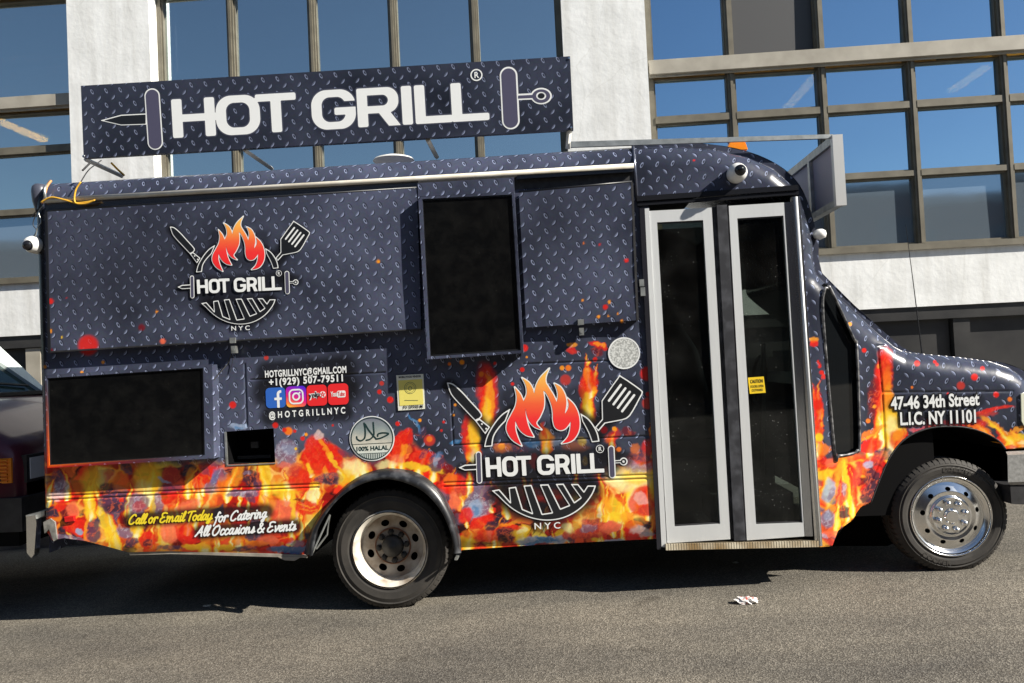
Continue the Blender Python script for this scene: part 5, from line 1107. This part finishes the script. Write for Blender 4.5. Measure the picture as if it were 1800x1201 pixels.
def logo(zmap, Y, parent, st):
    o1 = decal('logo_outline', lambda U, V: np.minimum(np.minimum(fill(U, V, -1.5), bars(U, V)), ringL(U, V)), BX, st, zmap, Y, WHITE_V, parent)
    decal('logo_fill', lambda U, V: np.minimum(np.minimum(fill(U, V, LW - 1.5), np.maximum(np.maximum(caps(U, V, (1120, 646), (1170, 643), 4), 1132 - U), 0 * U - 99) ), np.maximum(np.hypot(U - 1187, V - 643) - 18, 9 - np.hypot(U - 1187, V - 643))), BX, st, zmap, Y - .001, INK, parent)
    decal('logo_bar', lambda U, V: caps(U, V, (230, 596), (236, 770), 12), (200, 560, 266, 800), st, zmap, Y - .001, PURPLE_V, parent)
    decal('logo_bar', lambda U, V: caps(U, V, (1105, 560), (1113, 732), 15), (1075, 530, 1145, 760), st, zmap, Y - .001, PURPLE_V, parent)
    for a, b in SLOTS: decal('logo_slot', lambda U, V: caps(U, V, a, b, 7.5), (min(a[0], b[0]) - 12, a[1] - 12, max(a[0], b[0]) + 12, b[1] + 12), st, zmap, Y - .002, WHITE_V, parent)
    for c in ((252, 396), (280, 427)): decal('logo_rivet', lambda U, V: np.hypot(U - c[0], V - c[1]) - 6, (c[0] - 9, c[1] - 9, c[0] + 9, c[1] + 9), 1.5, zmap, Y - .002, WHITE_V, parent)
    fs = lambda U, V: sd_poly(U, V, FLAME)
    decal('logo_flame_edge', lambda U, V: fs(U, V) - 6, (380, 10, 930, 570), st, zmap, Y, WHITE_V, parent)
    def fc(u, v):
        k = [20, 130, 260, 360, 560]; c = np.array([lin(q) for q in ((250, 205, 95), (248, 170, 80), (240, 100, 60), (238, 55, 55), (228, 40, 45))])
        return np.concatenate([np.stack([np.interp(v, k, c[:, i]) for i in range(3)], -1), np.ones((len(u), 1))], -1)
    decal('logo_flame', lambda U, V: fs(U, V) + 1.0, (380, 10, 930, 570), st, zmap, Y - .001, PRINT, parent, color=fc)
    tz = lambda uv: zmap((281 + uv[0] * 129 - uv[1] * 8, 747 - uv[0] * 129 * .041 - uv[1] * 130))
    decal('logo_lettering', lambda U, V: glyphs(U, V, LOGO_T, .215, .195, .03), (-.1, -.1, 6.2, 1.1), st / 160, tz, Y - .0015, WHITE_V, parent)
    def zc(p): return zmap(p)
    a, b = zc((600, 1090)), zc((770, 1084)); hh = abs(zc((0, 40))[1] - zc((0, 0))[1])
    text_px('logo_lettering', 'N Y C', a, b, hh, Y - .0015, WHITE_V, parent, .01)
    rc = zc((1031, 560)); rr = 25 * abs(zc((1, 0))[0] - zc((0, 0))[0]); reg(rc, rr, Y - .0015, parent, rr * .16)
logo(ZL, -.004, truck, 3.2)
logo(ZS, -.0605, h1, 4.2)

# --- contact block and icons
YB = -.004
text_px('contact_lettering', 'HOTGRILLNYC@GMAIL.COM', (466, 663.5), (609, 655), 11, YB, WHITE_V, truck, .035, 1.12)
text_px('contact_lettering', '+1(929) 507-79511', (473, 678), (603, 670), 11.5, YB, WHITE_V, truck, .035, 1.15)
text_px('contact_lettering', '@HOTGRILLNYC', (473, 735.5), (607, 726.5), 10.5, YB, WHITE_V, truck, .03, 1.75)
def icon(x0, y0, w_, m, color=None):
    k = -.045
    zm = lambda uv: (x0 + uv[0] * w_ + uv[1] * 1.6, y0 + uv[1] * w_ * 1.03 + uv[0] * w_ * -.055)
    o = decal('social_icon', lambda U, V: sd_rbox(U, V, 0, 0, 1, 1, .2), (-.02, -.02, 1.02, 1.02), .03, zm, YB, m, truck, color=color)
    return o, zm
o, zm = icon(466.5, 682.5, 34.5, mat('icon_blue', (.03, .13, .52), .35))
decal('icon_glyph', lambda U, V: np.minimum(np.minimum(sd_rbox(U, V, .56, .30, .69, 1.0, .01), sd_rbox(U, V, .43, .50, .81, .62, .01)), np.maximum(np.abs(np.hypot(U - .76, V - .34) - .135) - .065, np.maximum(U - .80, V - .36))), (.4, .1, .9, 1.0), .02, zm, YB - .001, WHITE_V, o)
def ig(u, v):
    t = np.clip((u * .35 + (1 - v) * .9), 0, 1.2); k = [0, .2, .5, .8, 1.15]; c = np.array([lin(q) for q in ((255, 205, 80), (250, 130, 60), (230, 40, 110), (170, 30, 180), (80, 40, 210))])
    return np.concatenate([np.stack([np.interp(t, k, c[:, i]) for i in range(3)], -1), np.ones((len(u), 1))], -1)
o, zm = icon(502, 680.0, 35.5, PRINT, ig)
decal('icon_glyph', lambda U, V: np.minimum(np.minimum(np.abs(sd_rbox(U, V, .17, .17, .83, .83, .2)) - .038, np.abs(np.hypot(U - .5, V - .5) - .16) - .04), np.hypot(U - .68, V - .32) - .045), (.1, .1, .9, .9), .02, zm, YB - .001, WHITE_V, o)
REDI = mat('icon_red', (.78, .025, .03), .35)
o, zm = icon(538.5, 677.8, 35.5, REDI)
a, b = zm((.10, .60)), zm((.64, .57)); text_px('icon_glyph', 'yelp', a, b, 9, YB - .001, WHITE_V, o, .09); text_px('icon_glyph', 'yelp', a, b, 9, YB - .002, INK, o, .01)
decal('icon_glyph', lambda U, V: np.hypot(U - .79, V - .47) - .15, (.6, .25, 1, .7), .02, zm, YB - .001, WHITE_V, o)
def burst(U, V):
    s = np.full(U.shape, 9.)
    for k in range(5):
        an = math.radians(200 + 72 * k); s = np.minimum(s, caps(U, V, (.79 + .05 * math.cos(an), .47 + .05 * math.sin(an)), (.79 + .11 * math.cos(an), .47 + .11 * math.sin(an)), .026))
    return s
decal('icon_glyph', burst, (.6, .25, 1, .7), .015, zm, YB - .002, REDI, o)
o, zm = icon(575.7, 675.5, 36, REDI)
a, b = zm((.13, .60)), zm((.42, .59)); text_px('icon_glyph', 'You', a, b, 8.5, YB - .001, WHITE_V, o, .03)
decal('icon_glyph', lambda U, V: sd_rbox(U, V, .44, .34, .86, .66, .08), (.4, .3, .9, .7), .02, zm, YB - .001, WHITE_V, o)
a, b = zm((.48, .60)), zm((.82, .59)); text_px('icon_glyph', 'Tube', a, b, 8, YB - .002, REDI, o, .01)

# --- round seal
hc = (654, 771)
PALE = mat('pale_seal_film', (.36, .40, .42), .35)
sl_ = decal('halal_seal', lambda U, V: np.hypot(U - hc[0], V - hc[1]) - 39.5, (612, 729, 697, 813), 1.6, ID, -.004, WHITE_V, truck)
def seal_c(u, v):
    t = np.clip((v - 735) / 70, 0, 1); d = fbm(u / 12, v / 12, 4); k = [0, .3, .6, 1]; c = np.array([lin(q) for q in ((110, 112, 128), (140, 152, 152), (200, 196, 182), (215, 226, 220))])
    rgb = np.stack([np.interp(np.clip(t + (d - .5) * .25, 0, 1), k, c[:, i]) for i in range(3)], -1)
    return np.concatenate([rgb, np.ones((len(u), 1))], -1)
decal('seal_face', lambda U, V: np.hypot(U - hc[0], V - hc[1]) - 38, (612, 729, 697, 813), 1.2, ID, -.005, PRINT, sl_, color=seal_c)
GREENK = mat('dark_green_ink', (.01, .035, .035), .4)
decal('seal_ring', lambda U, V: np.abs(np.hypot(U - hc[0], V - hc[1]) - 36.5) - .8, (612, 729, 697, 813), .8, ID, -.006, GREENK, sl_)
def chord(U, V): return np.hypot(U - hc[0], V - hc[1]) - 36
def seal_lines(U, V):
    s = np.minimum(np.abs(V - (780 - (U - 654) * .05)) - .45, np.abs(V - (797 - (U - 654) * .05)) - .45)
    st_ = np.maximum(np.abs(np.mod(U, 3.2) - 1.6) - .6, (798 - (U - 654) * .05) - V); return np.maximum(np.minimum(s, st_), chord(U, V))
decal('seal_lines', seal_lines, (612, 775, 697, 813), .5, ID, -.006, GREENK, sl_)
text_px('seal_lettering', '100% HALAL', (627, 793.2), (683, 790.2), 7.2, -.006, GREENK, sl_, .03)
SCR = [  # calligraphy strokes, photo coordinates
 spline([(640, 744), (642, 757), (641, 770), (634, 775), (628, 772), (627, 768)], 6, False), spline([(656, 743), (657, 756), (657, 765), (651, 772), (644, 774)], 6, False), spline([(642, 746), (648, 756), (657, 767), (662, 772)], 6, False),
 spline([(661, 772), (670, 770), (683, 763), (674, 761), (665, 763), (664, 767)], 6, False)]
def calli(U, V):
    s = np.full(U.shape, 1e9)
    for p in SCR: s = np.minimum(s, sd_line(U, V, p) - 1.35)
    return s
decal('seal_calligraphy', calli, (622, 738, 690, 780), .6, ID, -.006, GREENK, sl_)
# --- permit placard
pq = [(696.5, 660), (744, 657.5), (747, 719), (700, 722)]
pm = MB().prism(Q(pq, -.006), .004).build('permit_placard', mat('placard_white', (.75, .76, .66), .4), truck)
MB().prism(Q([(700, 669), (742, 666.5), (744.5, 711), (702.5, 713.5)], -.0075), .001).build('placard_field', mat('placard_yellow', (.80, .70, .17), .4), pm)
GRNI = mat('placard_green_ink', (.10, .13, .07), .5)
text_px('placard_lettering', 'MOBILE FOOD VENDOR', (701, 665), (740, 663), 3.2, -.0085, INK, pm, .03)
text_px('placard_lettering', 'FV 07998 M', (709, 719), (743, 717), 5.2, -.0085, INK, pm, .02)
decal('placard_seal', lambda U, V: np.minimum(np.abs(np.hypot(U - 721, V - 682) - 10) - .35, np.minimum(np.abs(np.hypot(U - 721, V - 682) - 7.5) - .25, np.abs(np.hypot(U - 721, V - 683) - 3) - .5)), (708, 669, 734, 695), .5, ID, -.0085, GRNI, pm)
decal('placard_lines', lambda U, V: np.maximum(np.maximum(np.abs(np.mod(V - .05 * U, 3.4) - 1.7) - .5, 99 * ((U > 709) & (U < 735))), np.maximum(705 - U, U - 739) * 0 + np.maximum(np.maximum(703.5 - U, U - 741), np.maximum(673 - V, V - 706))), (702, 671, 743, 708), .6, ID, -.0085, GRNI, pm)
decal('placard_lines', lambda U, V: np.maximum(np.abs(V - 704) - .4, np.maximum(711 - U, U - 735)), (708, 702, 738, 706), .4, ID, -.0085, GRNI, pm)
# --- blank round sticker where the square code sits
qs = decal('round_sticker', lambda U, V: np.hypot(U - 1097, V - 621) - 28, (1066, 590, 1128, 652), 1.4, ID, -.004, noisy(mat('sticker_white', (.6, .62, .6), .4), 95, (.34, .35, .34), (.66, .68, .66), lo=.42, hi=.58), truck)
decal('sticker_rim', lambda U, V: np.abs(np.hypot(U - 1097, V - 621) - 26.8) - 1.2, (1066, 590, 1128, 652), 1., ID, -.005, WHITE_V, qs)
# --- caution sticker on the door glass
cq = MB().prism(Q([(1314.5, 664), (1342.5, 662), (1346, 690.5), (1318, 692.5)], .010), .0008).build('caution_sticker', mat('caution_yellow', (.85, .58, .02), .45), dr)
text_px('sticker_lettering', 'CAUTION', (1319, 674), (1341, 672.5), 6, .0092, INK, cq, .02)
text_px('sticker_lettering', 'DOORS OPEN', (1319.5, 682), (1342, 680.5), 4.2, .0092, INK, cq, .015)
text_px('sticker_lettering', 'OUTWARD', (1321.5, 688.6), (1341, 687.3), 4.2, .0092, INK, cq, .015)
# --- address on the wing
for off, m, dy in ((.11, INK, 0), (.03, WHITE_V, -.001)):
    text_px('address_lettering', '47-46 34th Street', (1566.5, 720), (1722, 711.5), 21, .1045 + dy, m, truck, off, 1.0)
    text_px('address_lettering', 'L.I.C. NY 11101', (1583, 747), (1716, 742), 21, .1045 + dy, m, truck, off, 1.0)
# --- brush script: hand-drawn strokes
G = {  # letter: (advance, strokes) in units of x-height = 1, ascender 1.75
 'C': (1.25, [[(1.15, 1.45), (1.0, 1.7), (.6, 1.55), (.2, .9), (.2, .2), (.6, 0), (1.0, .3)]]),
 'a': (.85, [[(.68, .85), (.4, 1.0), (.1, .5), (.2, .05), (.5, .25), (.7, .95)], [(.7, .95), (.6, .3), (.75, .0), (.95, .2)]]),
 'l': (.48, [[(.12, .3), (.5, 1.5), (.42, 1.75), (.2, 1.2), (.12, .3), (.28, 0), (.52, .25)]]),
 'o': (.82, [[(.45, 1.0), (.12, .7), (.12, .2), (.4, .0), (.68, .4), (.6, .9), (.45, 1.0), (.62, .75), (.9, .8)]]),
 'r': (.72, [[(.1, .7), (.28, 1.0), (.24, .5), (.16, 0)], [(.24, .55), (.42, .95), (.70, 1.0), (.72, .80)]]),
 'E': (1.15, [[(1.1, 1.62), (.75, 1.72), (.35, 1.55), (.4, 1.0), (.75, .92)], [(.5, .92), (.15, .6), (.15, .12), (.55, 0), (.95, .3)]]),
 'm': (1.45, [[(.08, .9), (.2, 1.0), (.1, 0)], [(.16, .5), (.5, 1.0), (.62, .6), (.52, 0)], [(.6, .5), (.98, 1.0), (1.08, .5), (1.08, .05), (1.35, .2)]]),
 'i': (.42, [[(.22, 1.0), (.12, .3), (.2, 0), (.42, .25)], [(.3, 1.38), (.32, 1.42)]]),
 'T': (.95, [[(.05, 1.45), (.3, 1.65), (1.25, 1.7)], [(.7, 1.65), (.5, .8), (.4, 0)]]),
 'd': (.88, [[(.62, .85), (.4, 1.0), (.1, .5), (.2, .05), (.5, .25), (.7, .9)], [(.95, 1.75), (.68, .6), (.72, .0), (.95, .2)]]),
 'y': (.85, [[(.2, 1.0), (.1, .4), (.3, .05), (.6, .4), (.75, 1.0)], [(.75, 1.0), (.6, .0), (.35, -.6), (.05, -.55), (.25, -.2), (.9, .2)]]),
 'f': (.7, [[(.85, 1.55), (.65, 1.75), (.45, 1.2), (.25, 0), (.05, -.6)], [(.15, .85), (.7, .95)]]),
 't': (.55, [[(.45, 1.55), (.25, .6), (.22, .05), (.5, .2)], [(.1, 1.02), (.65, 1.1)]]),
 'e': (.72, [[(.2, .45), (.55, .7), (.5, 1.0), (.2, .85), (.1, .3), (.32, 0), (.72, .3)]]),
 'n': (.85, [[(.08, .9), (.2, 1.0), (.1, 0)], [(.16, .5), (.5, 1.0), (.58, .5), (.55, .05), (.82, .2)]]),
 'g': (.85, [[(.65, .85), (.4, 1.0), (.1, .55), (.25, .1), (.5, .3), (.7, .95)], [(.7, .95), (.6, .1), (.4, -.6), (.1, -.55), (.3, -.2), (.9, .2)]]),
 'A': (1.25, [[(.0, 0), (.35, .5), (.95, 1.7)], [(.95, 1.7), (.92, .8), (1.0, 0)], [(.35, .6), (1.05, .65)]]),
 'O': (1.35, [[(.9, 1.65), (.45, 1.4), (.15, .7), (.25, .1), (.65, .0), (1.1, .6), (1.15, 1.3), (.9, 1.68), (.75, 1.5)]]),
 'c': (.7, [[(.6, .82), (.42, 1.0), (.12, .6), (.15, .1), (.4, 0), (.7, .3)]]),
 's': (.62, [[(.1, .1), (.35, .7), (.42, 1.02), (.5, .5), (.4, .08), (.15, .05)], [(.4, .1), (.68, .25)]]),
 '&': (1.2, [[(1.1, .7), (.7, .1), (.3, 0), (.12, .4), (.5, .9), (.75, 1.4), (.5, 1.65), (.35, 1.3), (.6, .7), (1.05, 0)]]),
 'v': (.75, [[(.12, .95), (.22, .5), (.25, .02), (.6, .6), (.65, 1.0), (.85, .9)]]),
 ' ': (.42, [])}
def script(name, s, p0, p1, xh, Y, m, parent, lead=0):
    segs = []; x = 0
    for ch in s:
        adv, st = G[ch]
        for q in st: segs.append([(x + a + .22 * b, b) for a, b in q])
        x += adv
    W = x
    ux = np.array([p1[0] - p0[0], p1[1] - p0[1]]) / W
    zm = lambda uv: (p0[0] + uv[0] * ux[0] - uv[1] * xh * .045, p0[1] + uv[0] * ux[1] - uv[1] * xh)
    polys = [(spline(q, 5, False), min(a for a, b in q) - .3, max(a for a, b in q) + .3) for q in segs]
    k = ux[0] / xh                        # aspect, so strokes keep an even weight
    def sdf(U, V):
        d = np.full(U.shape, 9.)
        for pl, a, b in polys:
            mm = (U > a) & (U < b)
            d[mm] = np.minimum(d[mm], sd_line(U[mm] * k, V[mm], [(p[0] * k, p[1]) for p in pl]))
        return d - .145
    return decal(name, sdf, (-.3, -.85, W + .8, 1.95), .045, zm, Y, m, parent)
script('slogan_lettering', 'Call or Email Today', (225, 922), (372, 913.5), 9.6, -.005, YELLOW_V, truck)
script('slogan_lettering', 'for Catering', (376, 918.5), (468, 910), 9.8, -.005, WHITE_V, truck)
script('slogan_lettering', 'All Occasions & Events', (343, 943), (519, 932.5), 10, -.005, WHITE_V, truck)

# ------------------------------------------------------------------ parked van behind the truck
van = tag(empty('parked_van'), 'dark maroon van parked close behind the food truck, nose at the left edge', 'van')
MAROON = noisy(mat('maroon_paint', (.06, .008, .014), .28, .1), 4, (.085, .011, .020), (.12, .016, .028)); bsdf(MAROON).inputs['Coat Weight'].default_value = .25
VGREY = noisy(mat('van_plastic', (.02, .02, .022), .5), 12, (.015, .015, .017), (.035, .035, .037))
YV = .40
xf = at(27, 830, YV)[0]; fb = at(72, 694, 2.0); zb = fb[2]; xb = fb[0]
zh = at(27, 782, YV)[2]; print('van', xf, xb, zb, zh)
sec = []
def section(X, zt, ins, z0=.42):
    return [(X, YV + ins, z0), (X, YV - .01 + ins, .62), (X, YV + ins, zt - .10), (X, YV + .04 + ins, zt - .03), (X, YV + .16 + ins, zt), (X, YV + .5, zt + .025), (X, 1.2, zt + .035), (X, 1.9, zt + .025), (X, 2.25 - .16 - ins, zt), (X, 2.25 - .04 - ins, zt - .03), (X, 2.25 - ins, zt - .10), (X, 2.25 - ins, z0)]
SX = [(-8.6, zb, 0), (xb - .8, zb, 0), (xb, zb - .005, 0), (xb + .3, zb - .05, 0), ((xb + xf) / 2 + .1, (zb + zh) / 2 + .02, 0), (xf - .12, zh + .05, .0), (xf - .04, zh + .015, .02), (xf, zh - .04, .06), (xf + .015, zh - .12, .09)]
v = []; f = []
for s in SX: v += section(*s)
for i in range(len(SX) - 1):
    for k in range(11): f.append((i * 12 + k, (i + 1) * 12 + k, (i + 1) * 12 + k + 1, i * 12 + k + 1))
f.append(tuple((len(SX) - 1) * 12 + k for k in range(12)))
mk('body', v, f, MAROON, van, True)
# cabin: windscreen, pillars, roof
tf = at(-60, 565, 1.95); zt_ = min(tf[2], zb + 1.0); xt = tf[0] + .0
far_b, far_t = np.array([xb, 2.08, zb]), np.array([xt, 1.98, tf[2]]); near_b, near_t = np.array([xb, YV + .12, zb]), np.array([xt, YV + .22, tf[2]])
VG = glass_mat('van_windscreen_glass', (.03, .055, .05), .03, .6, (.010, .016, .015), 3)
mk('windscreen', [near_b, far_b, far_t, near_t], [(0, 1, 2, 3)], VG, van)
WV = mat('sunlit_van_pillar', (.62, .70, .68), .35)  # pale colour paints sun glare onto the far pillar of a maroon van
n_ = np.cross(far_b - near_b, near_t - near_b); n_ /= np.linalg.norm(n_); n_ = n_ if n_[0] > 0 else -n_
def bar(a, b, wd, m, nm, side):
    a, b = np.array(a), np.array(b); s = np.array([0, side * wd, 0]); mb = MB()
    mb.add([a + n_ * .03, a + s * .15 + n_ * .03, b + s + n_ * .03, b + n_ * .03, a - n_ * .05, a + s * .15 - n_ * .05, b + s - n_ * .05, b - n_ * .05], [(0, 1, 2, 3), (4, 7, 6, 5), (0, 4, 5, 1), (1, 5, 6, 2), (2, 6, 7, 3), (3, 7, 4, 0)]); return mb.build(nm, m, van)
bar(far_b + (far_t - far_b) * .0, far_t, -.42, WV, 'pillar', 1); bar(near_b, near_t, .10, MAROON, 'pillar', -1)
MB().box((-8.6, YV + .22, tf[2] - .01), (xt, 1.98, tf[2] + .05)).build('roof', MAROON, van)
MB().box((-8.6, YV + .03, zb + .01), (xb - .75, YV + .06, tf[2])).build('side_window', WS, van)
MB().box((-8.6, 2.16, zb + .01), (xb - .55, 2.19, tf[2])).build('far_side', DARK, van)
MB().tube([np.array([xb + .04, 1.2, zb + .045]), np.array([xb - .10, 1.45, zb + .13]), np.array([xb - .05, 1.9, zb + .09])], .012, 6).build('wiper', BLACK, van)
MB().box((xb - .05, YV + .2, zb + .01), (xb + .14, 2.05, zb + .04)).build('cowl', VGREY, van)
# lamps: amber wraps the corner, headlamp faces forward beside it
za, zc = at(10, 850, YV)[2], at(10, 806, YV)[2]
am_ = MB().prism([(xf - .20, YV - .012, za), (xf - .035, YV + .008, za), (xf - .035, YV + .008, zc), (xf - .20, YV - .012, zc)], .03).build('turn_signal', AMB, van)
for k in range(7):
    z = za + (zc - za) * (k + .5) / 7; MB().box((xf - .195, YV - .017, z - .004), (xf - .05, YV - .004, z + .004)).build('lens_rib', AMB, am_)
hl = MB().box((xf - .03, YV + .075, za - .01), (xf + .03, YV + .42, zc + .01)).build('headlamp', VGREY, van)
MB().box((xf + .022, YV + .105, za + .012), (xf + .036, YV + .36, zc - .012)).build('lens', mat('headlamp_lens', (.85, .88, .92), .15), hl)
MB().box((xf - .4, YV - .03, .50), (xf + .06, 2.28, za - .10)).build('bumper', VGREY, van)
MB().box((xf + .0, YV + .5, za - .02), (xf + .03, 1.75, zc + .02)).build('grille', VGREY, van)
MB().box((xf - .5, YV - .01, .40), (xf + .02, 2.2, .5)).build('air_dam', DARK, van)
vc = np.array([xf - .85, YV - .005, gz(xf) + .345])
vw = MB().lathe([(.20, .03), (.19, .02), (.10, .035), (0, .03)], vc, 32).build('wheel', STEEL, van, True)
tyre(vw, vc, .345, .2, .2)

# ------------------------------------------------------------------ litter on the road
def ground(px, py):
    d = CM @ np.array([(px - 900) / FPX, 1, -(py - 600.5) / FPX]); t = (G0 + GS * CP[0] - CP[2]) / (d[2] - GS * d[0]); return CP + d * t
def crumple(name, c, rx, ry, rz, m, seed):
    bm = bmesh.new(); bmesh.ops.create_icosphere(bm, subdivisions=3, radius=1); rg = random.Random(seed); ph = [rg.uniform(0, 6) for _ in range(6)]
    for v in bm.verts:
        p = v.co; k = 1 + .16 * math.sin(p.x * 5 + ph[0]) * math.sin(p.y * 4 + ph[1]) + .22 * math.sin(p.x * 9 + p.z * 6 + ph[2]) + rg.uniform(-.08, .08)
        v.co = Vector((p.x * rx * k, p.y * ry * k, max(p.z * rz * k, -rz * .6) + rz * .6))
    me = bpy.data.meshes.new(name); bm.to_mesh(me); bm.free(); me.materials.append(m); o = link(bpy.data.objects.new(name, me)); o.location = tuple(c); return o
WRP = noisy(mat('wrapper_paper', (.7, .65, .62), .6), 42, (.55, .09, .06), (.78, .76, .74), lo=.40, hi=.46)
tag(crumple('crumpled_wrapper', ground(1313, 1060), .062, .035, .022, WRP, 3), 'crumpled red and white wrapper lying alone on the asphalt', 'wrapper')
tag(crumple('paper_scrap', ground(364, 1066), .025, .012, .006, mat('scrap_paper', (.55, .52, .45), .8), 5), 'tiny pale paper scrap in the truck shadow near the rear', 'litter')
tag(crumple('paper_scrap', ground(1293, 990), .02, .01, .006, mat('scrap_paper_white', (.6, .6, .58), .8), 8), 'tiny white paper scrap in the shadow under the step', 'litter')

# ------------------------------------------------------------------ put each thing's Empty at its base
for root, loc in ((truck, (-.3, 1.1, gz(-.3))), (van, (-6, 1.3, gz(-6))), (bld, (0, YF, gz(0))), (opp, (0, -17, gz(0)))):
    root.location = loc; inv = Matrix.Translation(Vector(loc)).inverted()
    for c in root.children: c.matrix_parent_inverse = inv
